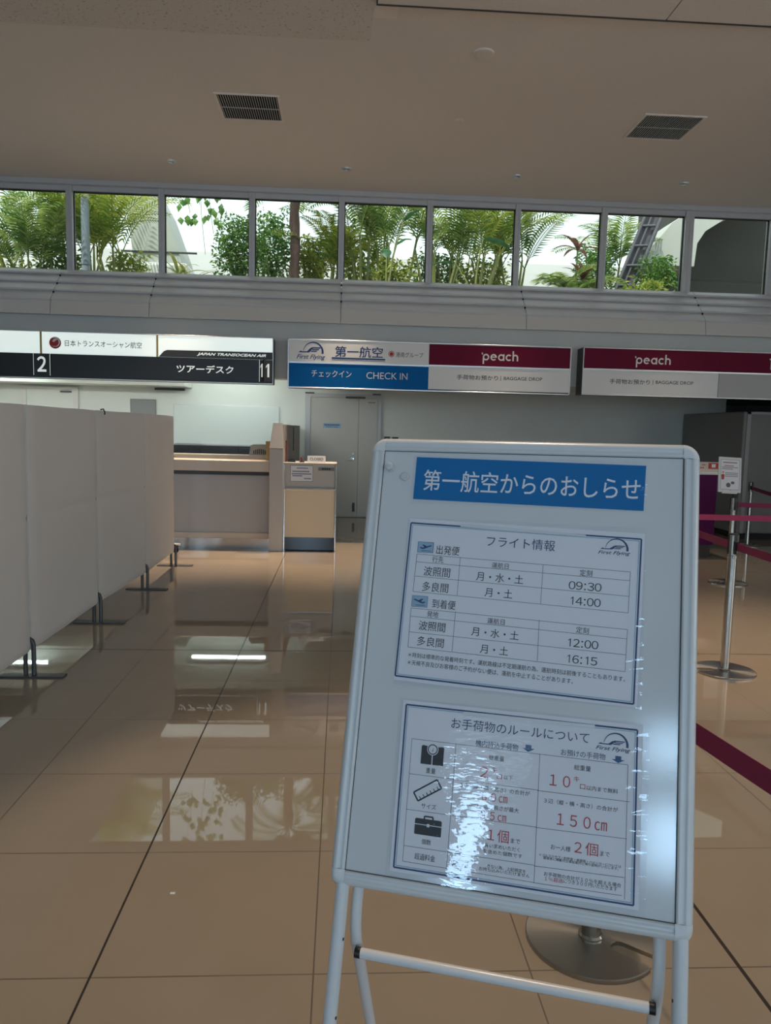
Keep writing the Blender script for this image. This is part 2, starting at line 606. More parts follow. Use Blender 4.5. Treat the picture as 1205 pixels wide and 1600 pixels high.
def strip(name, top, bot, m, lip=.02):
    mb = MB()
    for a, b in zip(segx[:-1], segx[1:]):
        a, b = a + .003, b - .003
        (y0, z0), (y1, z1) = top, bot
        pts = [(y0, z0), (y0 - lip * .2, z0 + .004), (y1 - lip, z1 + .024), (y1 - lip - .004, z1 + .018), (y1 - lip - .004, z1 + .004), (y1 - lip, z1), (y1 + .02, z1), (y0 + .02, z0 - .03)]
        mb.prism(pts, 'x', a, b)
    return struct(name, mb, m)


strip('trim_5', (10.52, 3.46), (10.47, 3.395), FLASH)
strip('trim_6', (10.48, 3.395), (10.36, 3.272), FLASH)
strip('trim_7', (10.36, 3.272), (10.23, 3.145), FLASH)
strip('trim_8', (10.23, 3.145), (10.10, 3.005), FLASH)
strip('trim_9', (10.085, 3.005), (10.06, 2.83), CREAM, .004)
mb = MB()
for xx in segx[1:-1]:
    for (y0, z0) in ((10.44, 3.375), (10.325, 3.255), (10.19, 3.125)):
        mb.bbox(xx - .008, xx + .008, y0 - .012, y0 + .01, z0 - .012, z0 + .012, .003, 1)
struct('trim_10', mb, DARK)
# wall band that carries the hanging signs, and the soffit behind it
struct('wall_back', MB().prism([(10.13, 2.12), (10.45, 2.12), (10.6, 2.5), (10.6, 3.36), (10.53, 3.36), (10.13, 2.93)], 'x', XL, XR), WALL)
struct('ceiling_office', MB().box(-9, -2.55, 12.4, 13.05, 2.10, 2.14).box(-9, -2.5, 12.36, 12.4, 2.10, 2.42).box(-2.55, -2.5, 12.4, 13.05, 2.10, 2.42).box(-9, -.55, 10.45, 13.05, 2.38, 2.42)
       .box(-.55, 10, 10.45, 16.5, 2.2, 2.24), WALL_OFFICE)
struct('wall_office', MB().box(XL, 6.6, 13.03, 13.2, 0, 3.0), WALL_OFFICE)
struct('trim_11', MB().box(-3.1, -2.62, 12.96, 13.03, 2.055, 2.085), SIGN_DARKGREY)
struct('wall_recess', MB().box(6.4, 10, 16.3, 16.5, 0, 3).box(6.45, 6.6, 13.2, 16.4, 0, 3), CABINET)
struct('baseboard_back', MB().box(.62, 6.45, 13.005, 13.03, 0, .08), SIGN_DARKGREY)

# clerestory: nine panes
mull = [(-4.62, -4.52), (-3.637, -3.555), (-2.455, -2.381), (-1.28, -1.204), (-.102, -.026), (1.072, 1.15), (2.264, 2.334), (3.438, 3.518), (4.596, 4.713), (5.79, 5.90)]
mull[0] = (-4.82, -4.74)
struct('wall_clerestory', MB().box(XL, mull[0][0], 10.53, 10.7, 3.4, ZC).box(mull[-1][1], XR, 10.53, 10.7, 3.4, ZC), WALL)
struct('trim_12', MB().bbox(XL, XR, 10.47, 10.60, 4.535, 4.6, .006), ALU)
for i in range(9):
    x0, x1 = mull[i][1], mull[i + 1][0]
    a = (mull[i][0] + mull[i][1]) / 2
    b = (mull[i + 1][0] + mull[i + 1][1]) / 2
    fr = MB().bbox(mull[i][0] if i == 0 else a, x0, 10.53, 10.66, 3.455, 4.54, .004).bbox(x1, b, 10.53, 10.66, 3.455, 4.54, .004)
    fr.bbox(x0, x1, 10.55, 10.66, 4.475, 4.54, .004).bbox(x0, x1, 10.55, 10.66, 3.455, 3.475, .004)
    wo = struct('window_%d' % (i + 1), fr, ALU)
    MB().box(x0, x1, 10.60, 10.608, 3.475, 4.475).build('glass', GLASS, wo)
    MB().box(x0, x0 + .012, 10.59, 10.62, 3.475, 4.475).box(x1 - .012, x1, 10.59, 10.62, 3.475, 4.475).box(x0, x1, 10.59, 10.62, 4.462, 4.475).build('gasket', BLACK, wo)

# ------------------------------------------------------------------ the garden terrace outside the clerestory
struct('ground', MB().box(-16, 18, 10.7, 30, 3.0, 3.35), SOIL)
struct('wall_garden', MB().box(-16, 18, 15.6, 15.8, 3.35, 4.86), WHITE_RENDER)
mb = MB().prism([(-4.6, 6.8), (-4.17, 5.6), (-4.0, 5.42), (-3.79, 5.12), (-3.70, 4.4), (-3.70, 3.35), (-2.78, 3.35), (-2.84, 4.15), (-2.92, 4.51), (-3.1, 5.01), (-3.21, 5.3), (-3.36, 5.57), (-3.6, 6.1), (-3.9, 6.8)], 'y', 14.0, 15.2)
struct('wall_buttress', mb, CONCRETE)
struct('trim_13', MB().bbox(-3.75, -2.74, 13.85, 15.3, 3.35, 4.28, .05), WHITE_RENDER)
struct('trim_14', MB().box(-3.9, -2.6, 13.98, 14.0, 4.46, 4.49), DARK_TONE)
# building with a sloping eave; its shaded interior is painted as dark walls
struct('wall_annex', MB().box(6.0, 12, 14.3, 16, 3.35, 4.45).box(5.98, 12, 14.4, 16, 4.45, 6.5), DARK_TONE)
struct('trim_15', MB().prism([(5.05, 4.50), (5.52, 5.1), (5.85, 5.33), (6.9, 6.0), (8.2, 6.0), (6.68, 5.36), (6.11, 4.99), (5.98, 4.78), (5.95, 4.4), (5.2, 4.4)], 'y', 13.2, 14.3), CONCRETE)

pole = thing('drain_pole', 'grey blue round pipe standing outside behind the second pane', 'pipe', (-3.735, 11.6, 3.35))
MB().tube([(0, 0, 0), (0, 0, 2.6)], .058, 16).build('pipe', PIPE, pole)
MB().tube([(0, 0, .4), (0, 0, .46)], .066, 16).build('collar', PIPE, pole)

# leaning truss outside
tr = thing('leaning_truss', 'weathered grey timber truss leaning across the pane beside the dark annex', 'truss', (4.3, 12.5, 3.35))
A = [Vector((0, 0, 0)), Vector((.80, 0, 2.25))]
dT = (A[1] - A[0]).normalized()
sT = Vector((dT.z, 0, -dT.x))
for off, r_ in ((-.12, .03), (-.02, .02), (.13, .04)):
    MB().tube([A[0] + sT * off + Vector((0, -.07, 0)), A[1] + sT * off + Vector((0, -.07, 0))], r_, 4).build('rail', TRUSS, tr)
mb = MB()
for y_ in (-.03, .05):
    mb.add([A[0] - sT * .11 + Vector((0, y_, 0)), A[0] + sT * .12 + Vector((0, y_, 0)), A[1] + sT * .12 + Vector((0, y_, 0)), A[1] - sT * .11 + Vector((0, y_, 0))], [(0, 1, 2, 3)])
mb.add(mb.v[:8], [(0, 4, 5, 1), (1, 5, 6, 2), (2, 6, 7, 3), (3, 7, 4, 0)])
mb.build('beam', TRUSS, tr)
for k in range(7):
    p = A[0].lerp(A[1], (k + .6) / 7.2)
    MB().tube([p - sT * .11 + Vector((0, -.08, 0)), p + sT * .12 + Vector((0, -.08, .09))], .02, 6).build('rung', TRUSS, tr)


def leaf(mb, p, d, side, L, Wd, droop=.15):
    d = d.normalized()
    side = (side - d * side.dot(d))
    side = side.normalized() if side.length > 1e-4 else d.orthogonal().normalized()
    n = d.cross(side)
    a = p
    m = p + d * L * .45 + n * Wd * .12
    tip = p + d * L - Vector((0, 0, droop * L))
    l = p + d * L * .42 + side * Wd / 2
    r = p + d * L * .42 - side * Wd / 2
    mb.add([a, l, m, r, tip], [(0, 2, 1), (0, 3, 2), (1, 2, 4), (2, 3, 4)])


def frond(base, az, el, L, m, parent, nl=30, ll=.34, lw=.03, arch=1.0):
    """one feather leaf of a palm: rachis and leaflets"""
    mb = MB()
    pts = []
    p = Vector(base)
    e = el
    for k in range(nl + 1):
        pts.append(p.copy())
        d = Vector((math.cos(az) * math.cos(e), math.sin(az) * math.cos(e), math.sin(e)))
        p = p + d * L / nl
        e -= arch * (1.5 / nl) * (.35 + k / nl)
    mb.tube(pts[::3] + [pts[-1]], [.009 * (1 - .8 * i / (nl / 3 + 1)) for i in range(len(pts[::3]) + 1)], 5)
    for k in range(4, nl + 1):
        d = (pts[k] - pts[k - 1]).normalized()
        sd = d.cross(Vector((0, 0, 1)))
        if sd.length < .05:
            sd = Vector((math.sin(az), -math.cos(az), 0))
        sd.normalize()
        u = sd.cross(d)
        t = k / nl
        l = ll * (math.sin(PI * (.12 + .8 * t)) ** .7) * random.uniform(.85, 1.1)
        for s in (-1, 1):
            q = (sd * s * .85 + d * .55 + u * .22)
            leaf(mb, pts[k], q, d, l, lw, .28)
    return mb.build('frond', m, parent)


def palm(loc, label, n, L, stem, m=LEAF_AR, stems=4, spread=.35, trunk=None, ll=.32, el=(55, 85), group=None, az0=None):
    t = thing('palm_tree', label, 'palm', loc, group)
    if trunk:
        pts = [(random.uniform(-.015, .015), random.uniform(-.015, .015), stem * k / 10) for k in range(11)]
        MB().tube(pts, [trunk * (1.12 if k % 2 else .95) for k in range(11)], 12).build('trunk', BARK, t)
        heads = [Vector((0, 0, stem))] * n
    else:
        heads = []
        for k in range(stems):
            a = random.uniform(0, 2 * PI)
            b = Vector((math.cos(a) * spread * .4, math.sin(a) * spread * .4, 0))
            tp = Vector((math.cos(a) * spread, math.sin(a) * spread, stem * random.uniform(.65, 1.05)))
            MB().tube([b, b.lerp(tp, .5) + Vector((0, 0, .03)), tp], [.026, .022, .016], 8).build('stem', CANE, t)
            heads.append(tp)
    for k in range(n):
        az = random.uniform(0, 2 * PI) if az0 is None else random.uniform(*az0)
        frond(heads[k % len(heads)], az, R(random.uniform(*el)), L * random.uniform(.8, 1.15), m, t, ll=ll)
    return t


def bush(loc, label, rx, ry, rz, n, m=LEAF_DK, lsz=.09, stems=5, cz=None):
    t = thing('leafy_bush', label, 'bush', loc)
    cz = rz if cz is None else cz
    st = MB()
    for k in range(stems):
        a = random.uniform(0, 2 * PI)
        st.tube([(0, 0, 0), (math.cos(a) * rx * .3, math.sin(a) * ry * .3, cz * .7), (math.cos(a) * rx * .6, math.sin(a) * ry * .6, cz * 1.3)], [.02, .014, .006], 6)
    st.build('stem', CANE, t)
    mb = MB()
    for k in range(n):
        while True:
            q = Vector((random.uniform(-1, 1), random.uniform(-1, 1), random.uniform(-1, 1)))
            if .25 < q.length < 1:
                break
        wob = .8 + .25 * math.sin(q.x * 5 + 1.3) * math.cos(q.z * 4 + q.y * 3)
        p = Vector((q.x * rx * wob, q.y * ry * wob, cz + q.z * rz * wob))
        d = Vector((random.gauss(0, 1), random.gauss(0, 1), random.gauss(.1, .6)))
        leaf(mb, p, d, Vector((random.gauss(0, 1), random.gauss(0, 1), random.gauss(0, 1))), lsz * random.uniform(.7, 1.3), lsz * .45, .2)
    mb.build('foliage', m, t)
    return t


def blade_plant(loc, label, heads, L, Wd, m, name='blade_plant', n=8, cat='plant'):
    """rosettes of long blades on canes (cordyline, dracaena)"""
    t = thing(name, label, cat, loc)
    for (dx, dz) in heads:
        MB().tube([(dx * .6, 0, 0), (dx, 0, dz * .5), (dx, 0, dz)], [.022, .018, .014], 8).build('stem', CANE, t)
        for k in range(n):
            az = 2 * PI * k / n + random.uniform(-.3, .3)
            el = R(random.uniform(25, 75))
            mb = MB()
            p = Vector((dx, 0, dz))
            e = el
            last = None
            N = 6
            for j in range(N + 1):
                d = Vector((math.cos(az) * math.cos(e), math.sin(az) * math.cos(e), math.sin(e)))
                sd = Vector((-math.sin(az), math.cos(az), 0))
                wv = Wd * math.sin(PI * (.1 + .9 * j / N)) * .5 + .001
                cur = [p + sd * wv, p - d.cross(sd) * wv * .25, p - sd * wv]
                if last:
                    mb.add(last + cur, [(0, 1, 4, 3), (1, 2, 5, 4)], True)
                last = cur
                p = p + d * L / N
                e -= .22
            mb.build('leaf', m, t)
    return t


def broad_leaf_plant(loc, label, leaves):
    """upright stalks with big paddle leaves: (az, lean, height, leaf length, width, tilt)"""
    t = thing('broad_leaf_plant', label, 'plant', loc)
    for az, lean, h, L, Wd, tilt in leaves:
        tip = Vector((math.cos(az) * lean, math.sin(az) * lean, h))
        st = MB().tube([(0, 0, 0), (tip.x * .4, tip.y * .4, h * .6), tip], [.018, .014, .008], 6).build('stalk', CANE, t)
        mb = MB()
        d0 = Vector((math.cos(az), math.sin(az), 0))
        sd = Vector((-math.sin(az), math.cos(az), 0))
        last = None
        p = tip.copy()
        e = R(tilt)
        N = 8
        for j in range(N + 1):
            d = d0 * math.cos(e) + Vector((0, 0, math.sin(e)))
            nn = sd.cross(d)
            t_ = j / N
            wv = Wd * (math.sin(PI * min(1, t_ * 1.0) ** .75) * .5 + .002)
            cur = [p + sd * wv + nn * wv * .25, p, p - sd * wv + nn * wv * .25]
            if last:
                mb.add(last + cur, [(0, 1, 4, 3), (1, 2, 5, 4)], True)
            last = cur
            p = p + d * L / N
            e -= .16
        mb.build('leaf', LEAF_BIG, t)
    return t


ZG = 3.35
palm((-5.0, 12.6, ZG), 'feathery palm clump filling the first clerestory pane', 19, 1.5, 1.0, spread=.4)
palm((-4.45, 13.4, ZG), 'pale palm clump between the first pane and the grey blue pipe', 17, 1.7, 1.1, spread=.5, m=LEAF_YG)
bush((-5.2, 12.2, ZG), 'low yellow green shrub along the foot of the first pane', .75, .3, .42, 500, LEAF_YG, .09)
palm((-3.5, 12.3, ZG), 'arching palm clump just beyond the grey blue pipe', 16, 1.35, .85, spread=.28, m=LEAF_YG, az0=(-PI, .6))
palm((-4.0, 12.85, ZG), 'deep green palm clump rising behind the grey blue pipe', 14, 1.3, 1.0, spread=.3, az0=(-PI, 0))
blade_plant((-2.52, 12.1, ZG), 'striped blade plant reaching up in front of the white buttress plinth', [(.0, .35), (.16, .2)], .62, .055, LEAF_ST, n=7)
bush((-1.62, 12.3, ZG), 'tall round bright green bush filling half of the third pane', .50, .4, .72, 2600, LEAF_DK, .075, cz=.82)
bush((-1.18, 12.9, ZG), 'dense green bush behind the mullion left of the palm trunk'.replace('left of', 'next to'), .42, .4, .85, 2200, LEAF_DK, .075, cz=.95)
palm((-.80, 12.4, ZG), 'palm with a thick shaggy brown trunk in the fourth pane', 19, 1.3, 1.85, trunk=.075, el=(5, 70))
bush((-.55, 12.9, ZG), 'yellow green shrub beside the shaggy brown palm trunk', .34, .3, .55, 1100, LEAF_YG, .085, cz=.8)
palm((-.28, 12.8, ZG), 'low fan of yellow green palm leaves at the fourth mullion', 14, 1.0, .75, spread=.2, m=LEAF_YG)
palm((.30, 12.6, ZG), 'slim caned palm clump at the near edge of the fifth pane', 10, 1.3, 1.25, spread=.3, stems=5)
palm((.82, 12.9, ZG), 'slim caned palm clump in the middle of the fifth pane', 10, 1.3, 1.2, spread=.35, stems=5)
broad_leaf_plant((.62, 12.0, ZG), 'broad dark leaves on upright stalks low in the fifth pane', [(PI * .5, .05, .75, .34, .16, 70), (PI * .2, .18, .95, .38, .17, 55), (PI * .9, .2, .5, .3, .15, 60), (-.4, .25, 1.25, .36, .14, 60)])
bush((.75, 12.2, ZG), 'small leafy shrub hugging the sill of the fifth pane', .45, .25, .35, 700, LEAF_YG, .09, cz=.5)
palm((1.45, 12.6, ZG), 'thick clump of feathery palms at the start of the sixth pane', 12, 1.35, 1.0, spread=.35, stems=6)
palm((2.05, 12.5, ZG), 'thick clump of feathery palms behind the big dark leaf', 13, 1.3, 1.0, spread=.4, stems=6, m=LEAF_YG)
palm((2.42, 12.9, ZG), 'airy palm clump next to the seventh pane mullion', 11, 1.5, 1.15, spread=.35, stems=5)
broad_leaf_plant((1.92, 11.7, ZG), 'two big dark paddle leaves hanging across the sixth pane', [(.15, .12, 1.02, .52, .24, 12), (PI, .28, .62, .42, .16, 25)])
palm((2.78, 12.9, ZG), 'thin arching palm against the white sky in the seventh pane', 9, 1.3, .9, spread=.2, stems=3, el=(40, 80))
blade_plant((3.62, 12.2, ZG), 'purple leaved cordyline with two rosettes in the seventh pane', [(.0, 1.0), (.10, .55)], .42, .075, LEAF_PU, 'cordyline', 9)
palm((3.36, 11.9, ZG), 'low fan palm at the sill beneath the purple cordyline', 11, .75, .32, spread=.12, stems=3, el=(20, 70))
bush((4.15, 12.9, ZG), 'green bush seen through and behind the leaning truss', .45, .35, .6, 1500, LEAF_DK, .08, cz=.75)
palm((4.55, 13.3, ZG), 'palm fronds spraying up behind the head of the leaning truss', 12, 1.3, 1.1, spread=.2, stems=3)
bush((4.95, 12.3, ZG), 'sunlit green bush between the truss and the dark annex', .40, .35, .5, 1700, LEAF_DK, .075, cz=.62)
bush((4.6, 11.8, ZG), 'yellow flecked low shrub under the leaning truss', .5, .25, .25, 420, LEAF_YG, .08, cz=.35)
palm((-4.75, 12.2, ZG), 'dark palm clump low against the mullion of the first pane', 14, 1.0, .55, spread=.3)
bush((-4.4, 12.6, ZG), 'dark green shrub at the foot of the pale palm clump', .5, .3, .4, 700, LEAF_DK, .09, cz=.6)
bush((-3.45, 12.7, ZG), 'yellowing shrub beneath the arching palm by the pipe', .45, .3, .4, 700, LEAF_YG, .09, cz=.55)
bush((.25, 13.3, ZG), 'hazy green bush far back in the fifth pane', .6, .4, .6, 900, LEAF_YG, .1, cz=.9)
bush((1.55, 13.2, ZG), 'dark shrub low behind the start of the sixth pane', .55, .3, .5, 900, LEAF_DK, .09, cz=.75)
bush((2.3, 13.1, ZG), 'yellow green weedy bush low in the sixth pane', .6, .3, .45, 900, LEAF_YG, .09, cz=.7)
palm((1.75, 13.3, ZG), 'tall palm clump deep behind the big paddle leaves', 8, 1.4, 1.3, spread=.4, stems=5, m=LEAF_YG)
palm((.55, 13.5, ZG), 'tall palm clump far behind the fifth pane', 7, 1.4, 1.4, spread=.4, stems=5, m=LEAF_YG)
# hanging vine in the third pane
vn = thing('hanging_vine', 'vine of heart shaped leaves hanging at the head of the third pane', 'vine', (-2.25, 11.8, 5.2))
for sx, ln in ((-.12, .62), (.1, 1.2), (.22, .9), (.02, .5)):
    MB().tube([(sx, 0, .1), (sx + .02, 0, -ln * .5), (sx + .08, 0, -ln)], .004, 5).build('tendril', CANE, vn)
mb = MB()
for k in range(46):
    p = Vector((random.uniform(-.22, .42), random.uniform(-.1, .1), random.uniform(-.72, .05)))
    leaf(mb, p, Vector((random.uniform(-.5, .5), random.uniform(-.4, .2), -1)), Vector((1, random.uniform(-.6, .6), 0)), random.uniform(.10, .15), .10, .02)
mb.build('foliage', LEAF_DK, vn)

# ------------------------------------------------------------------ ceiling fittings


def vent(x0, y0):
    t = thing('ceiling_vent', '', 'vent', (x0 + .295, y0 + .295, ZC), 'square ceiling vents')
    h = .285
    fr = MB().bbox(-.31, .31, -.31, -h, -.012, 0, .003).bbox(-.31, .31, h, .31, -.012, 0, .003).bbox(-.31, -h, -h, h, -.012, 0, .003).bbox(h, .31, -h, h, -.012, 0, .003)
    fr.build('vent_frame', CEIL_PATCH, t)
    MB().box(-h, h, -h, h, -.004, 0).build('vent_throat', DARK, t)
    g = MB()
    for k in range(25):
        x = -h + (k + .5) * 2 * h / 25
        g.box(x - .0028, x + .0028, -h, h, -.011, -.004)
    g.box(-h, h, -.008, .008, -.012, -.009)
    g.build('vent_grille', ALU, t)
    return t


vent(-1.257, 7.675)['label'] = 'dark square grille in the ceiling above the lit airline sign'
vent(2.89, 7.675)['label'] = 'dark square grille in the ceiling above the maroon signs'
LBL = ['recessed ceiling spotlight above the second and third clerestory panes', 'recessed ceiling spotlight above the fourth mullion of the clerestory',
       'recessed ceiling spotlight above the sixth mullion of the clerestory', 'recessed ceiling spotlight above the eighth mullion by the dark pane']
for k, x in enumerate((-2.09, -.01, 2.065, 4.155)):
    t = thing('ceiling_spotlight', LBL[k], 'ceiling light', (x, 9.63, ZC), 'recessed spotlights over the counters')
    MB().lathe([(.038, -.001), (.040, -.012), (.062, -.012), (.064, 0)], 28).build('ring', ALU_LIGHT, t)
    MB().lathe([(.001, -.004), (.036, -.006), (.037, -.002)], 24).build('lens', CHROME, t)
sp = thing('ceiling_speaker', 'round pale speaker disc flush in the ceiling', 'speaker', (1.105, 6.65, ZC))
MB().lathe([(.070, -.014), (.084, -.012), (.086, 0)], 36).build('rim', CEIL_PATCH, sp)
MB().lathe([(.001, -.0155), (.070, -.0145), (.071, -.008)], 36).build('mesh_face', CEIL, sp)
sd = thing('sprinkler_head', 'small sprinkler head with a plate between the two ceiling vents', 'sprinkler', (1.115, 8.045, ZC))
MB().lathe([(.03, -.004), (.044, -.003), (.045, 0)], 24).build('plate', CEIL_PATCH, sd)
MB().lathe([(.016, -.034), (.017, -.032), (.006, -.03), (.007, -.004)], 16).build('deflector', ALU_LIGHT, sd)

# ------------------------------------------------------------------ hanging signs


def flyer_logo(mb, f, x0, x1, y0, y1, z, with_text=True):
    """arched ring over a swept bird-like wing and two slanted words"""
    wd, ht = x1 - x0, y1 - y0
    cx, cy, r = x0 + wd * .58, y0 + ht * .42, wd * .36
    mb.ring(f, cx, cy, r, r, z, 172, -8, 36, taper=lambda t: r * (1 - .04 - .16 * t))
    P = lambda a, b: (x0 + wd * a, y0 + ht * b)
    mb.poly(f, [P(.06, .40), P(.14, .50), P(.17, .46), P(.36, .46), P(.46, .62), P(.54, .685), P(.84, .685), P(.82, .62), P(.58, .62), P(.52, .555), P(.47, .44), P(.42, .40)], z)
    mb.poly(f, [P(.54, .585), P(.79, .585), P(.76, .53), P(.54, .53)], z)
    mb.poly(f, [P(.49, .50), P(.72, .50), P(.68, .44), P(.50, .44)], z)
    if with_text:
        mb.text(f, 'First Flying', x0 + wd * .5, y0 + ht * .15, wd, ht * .30, z, .012, .35)


def numerals(mb, f, body, cx, cy, wd, ht, z, ang=0, bold=0):
    """upright gothic numerals set at an even pitch"""
    adv = [.36 if c == ':' else .62 for c in body]
    tot = sum(adv) - .12
    k, ca, sa, p = wd / tot, math.cos(R(ang)), math.sin(R(ang)), -.06
    for c, a in zip(body, adv):
        g = '：' if c == ':' else chr(ord(c) + 0xFEE0)
        th = .075 + 2 * bold
        vs, fs = glyphs(g, bold) if c != '1' else ([(.04 - th, 0), (.04, 0), (.04, .735), (.04 - th * .75, .735), (-.17, .60), (-.17, .60 - th), (.04 - th, .635)], [[0, 1, 2, 3, 4, 5, 6]])
        xs, ys = [q[0] for q in vs], [q[1] for q in vs]
        mx, my = (min(xs) + max(xs)) / 2, .37
        out = []
        for x, y in vs:
            lx = (p + a / 2 - tot / 2 + (x - mx) * (1.0 if c == ':' else 1.08)) * k
            ly = (y - my) * ht / .735
            out.append(f(cx + lx * ca - ly * sa, cy + lx * sa + ly * ca, z))
        mb.add(out, fs)
        p += a


def sign_frame(t, x0, x1, z0, z1, depth, m, th=.016):
    MB().box(x0 + .004, x1 - .004, 0, depth, z0 + .004, z1 - .004).build('sign_box', SIGN_DARKGREY, t)
    MB().bbox(x0, x1, -.012, .004, z1 - th, z1, .003, 1).bbox(x0, x1, -.012, .004, z0, z0 + th, .003, 1).bbox(x0, x0 + th, -.012, .004, z0, z1, .003, 1).bbox(x1 - th, x1, -.012, .004, z0, z1, .003, 1).build('sign_frame', m, t)


SY = 9.87
# lit airline sign
s1 = thing('hanging_sign', 'lit white sign over a black band with counter numbers 1 and 2', 'sign', (-3.5, SY, 1.99))
f = at_front(0, -3.5 + 3.5 - 0, 0)
F1 = lambda x, z, h: (x + 3.5, -h, z - 1.99)
X0, X1 = -6.8, -.885
sign_frame(s1, X0 + 3.5, X1 + 3.5, .035, .612, .26, ALU_LIGHT, .012)
MB().box(X0 + 3.512, X1 + 3.488, -.008, .002, .335, .600).build('lit_panel', SIGN_LIT, s1)
MB().box(X0 + 3.512, X1 + 3.488, -.018, .002, .058, .335).build('black_band', SIGN_BLACK, s1)
g = MB()
for x in (-6.2, -3.735, -2.321):
    g.box(x + 3.5 - .012, x + 3.5 + .012, -.012, 0, .335, .600)
g.build('gold_strip', GOLD, s1)
MB().prism([(-2.305 + 3.5, .337), (-2.24 + 3.5, .408), (-2.2 + 3.5, .424), (X1 + 3.488, .430), (X1 + 3.488, .337)], 'y', -.013, -.007).build('grey_tab', SIGN_DARKGREY, s1)
MB().text(F1, 'JAPAN TRANSOCEAN AIR', -1.405, 2.372, .86, .044, .0145, .03, .35).build('tab_lettering', LETTER_LIT, s1)
MB().text(F1, '日本トランスオーシャン航空', -2.978, 2.46, .935, .078, .0095, .004).build('airline_lettering', LETTER_K, s1)
MB().disc(F1, -3.563, 2.46, .072, .072, .0095).build('red_disc', LOGO_RED, s1)
mb = MB().ring(F1, -3.563, 2.468, .060, .052, .0105, -140, 140, 30, taper=lambda t: .060 - .018 * math.sin(PI * t))
mb.poly(F1, [(-3.59, 2.50), (-3.565, 2.512), (-3.535, 2.505), (-3.55, 2.488), (-3.58, 2.47), (-3.568, 2.462), (-3.60, 2.478), (-3.585, 2.492)], .0105)
mb.text(F1, 'JAL', -3.563, 2.413, .055, .02, .0105, .02, .2)
mb.build('crane_mark', LETTER_W, s1)
MB().text(F1, 'ツアーデスク', -1.732, 2.19, .704, .098, .0195, .014).build('desk_lettering', LETTER_LIT, s1)
n2 = MB().box(-3.814 + 3.5, -3.612 + 3.5, -.055, -.018, .062, .332).build('number_block', SIGN_BLACK, s1)
mb = MB()
for a in ((-3.814, -3.810, 2.055, 2.32), (-3.616, -3.612, 2.055, 2.32)):
    mb.box(a[0] + 3.5, a[1] + 3.5, -.057, -.05, a[2] - 1.99, a[3] - 1.99)
numerals(mb, F1, '2', -3.714, 2.193, .088, .175, .0565, 0, .02)
mb.build('digit', LETTER_LIT, n2)
# wedge block with a 1 on each face
ax, bx, cx_ = -1.055, -.995, -.893
n1 = MB().prism([(ax + 3.5, -.018), (bx + 3.5, -.075), (cx_ + 3.5, -.022)], 'z', .062, .332).build('number_wedge', SIGN_BLACK, s1)
mb = MB()


def wedge(p, q):
    d = Vector((q[0] - p[0], q[1] - p[1], 0))
    n = Vector((d.y, -d.x, 0)).normalized()
    return lambda x, z, h: (p[0] + 3.5 + d.x * x + n.x * h, p[1] + d.y * x + n.y * h, z - 1.99)


numerals(mb, wedge((ax, -.018), (bx, -.075)), '1', .45, 2.193, 1.1, .165, .001, 0, .02)
numerals(mb, wedge((bx, -.075), (cx_, -.022)), '1', .42, 2.193, .85, .165, .001, 0, .02)
mb.box(ax + 3.496, ax + 3.5, -.03, -.017, .062, .332)
mb.build('digit', LETTER_LIT, n1)

# pale and blue check-in sign with the maroon half
s2 = thing('hanging_sign', 'long sign half white over blue and half maroon over pale grey', 'sign', (1.1, SY, 1.99))
F2 = lambda x, z, h: (x - 1.1, -h, z - 1.99)
sign_frame(s2, -.707 - 1.1, 2.915 - 1.1, 0, .612, .26, ALU_LIGHT)
MB().box(-.69 - 1.1, 1.078 - 1.1, -.008, .002, .328, .598).build('white_panel', SIGN_WHITE, s2)
MB().box(-.69 - 1.1, 1.078 - 1.1, -.008, .002, .015, .312).build('blue_panel', SIGN_BLUE, s2)
MB().box(1.078 - 1.1, 2.90 - 1.1, -.008, .002, .338, .590).build('maroon_panel', SIGN_MAROON, s2)
MB().box(1.078 - 1.1, 2.90 - 1.1, -.008, .002, .03, .322).build('grey_panel', SIGN_WHITE, s2)
MB().box(-.69 - 1.1, 1.078 - 1.1, -.012, 0, .311, .329).box(1.078 - 1.1, 2.90 - 1.1, -.012, 0, .321, .337).build('divider', ALU_LIGHT, s2)
mb = MB()
flyer_logo(mb, F2, -.595, -.235, 2.34, 2.575, .009)
mb.text(F2, '第一航空', .187, 2.458, .605, .138, .009, .012)
mb.line(F2, -.154, 2.375, .521, 2.372, .02, .009)
mb.line(F2, -.154, 2.352, .521, 2.349, .006, .009)
mb.build('navy_lettering', NAVY, s2)
MB().disc(F2, .6, 2.446, .038, .038, .009).build('red_dot', LOGO_RED, s2)
mb = MB().ring(F2, .6, 2.446, .03, .024, .0095)
mb.build('dot_ring', LETTER_W, s2)
MB().text(F2, '港南グループ', .829, 2.44, .350, .064, .009).build('group_lettering', LETTER_K, s2)
MB().text(F2, 'チェックイン', -.153, 2.177, .505, .088, .009, .004).build('kana_lettering', LETTER_W, s2)
MB().text(F2, 'CHECK', .482, 2.17, .388, .084, .009).build('word_lettering', LETTER_W, s2)
MB().text(F2, 'IN', .762, 2.17, .096, .081, .009).build('word_lettering', LETTER_W, s2)


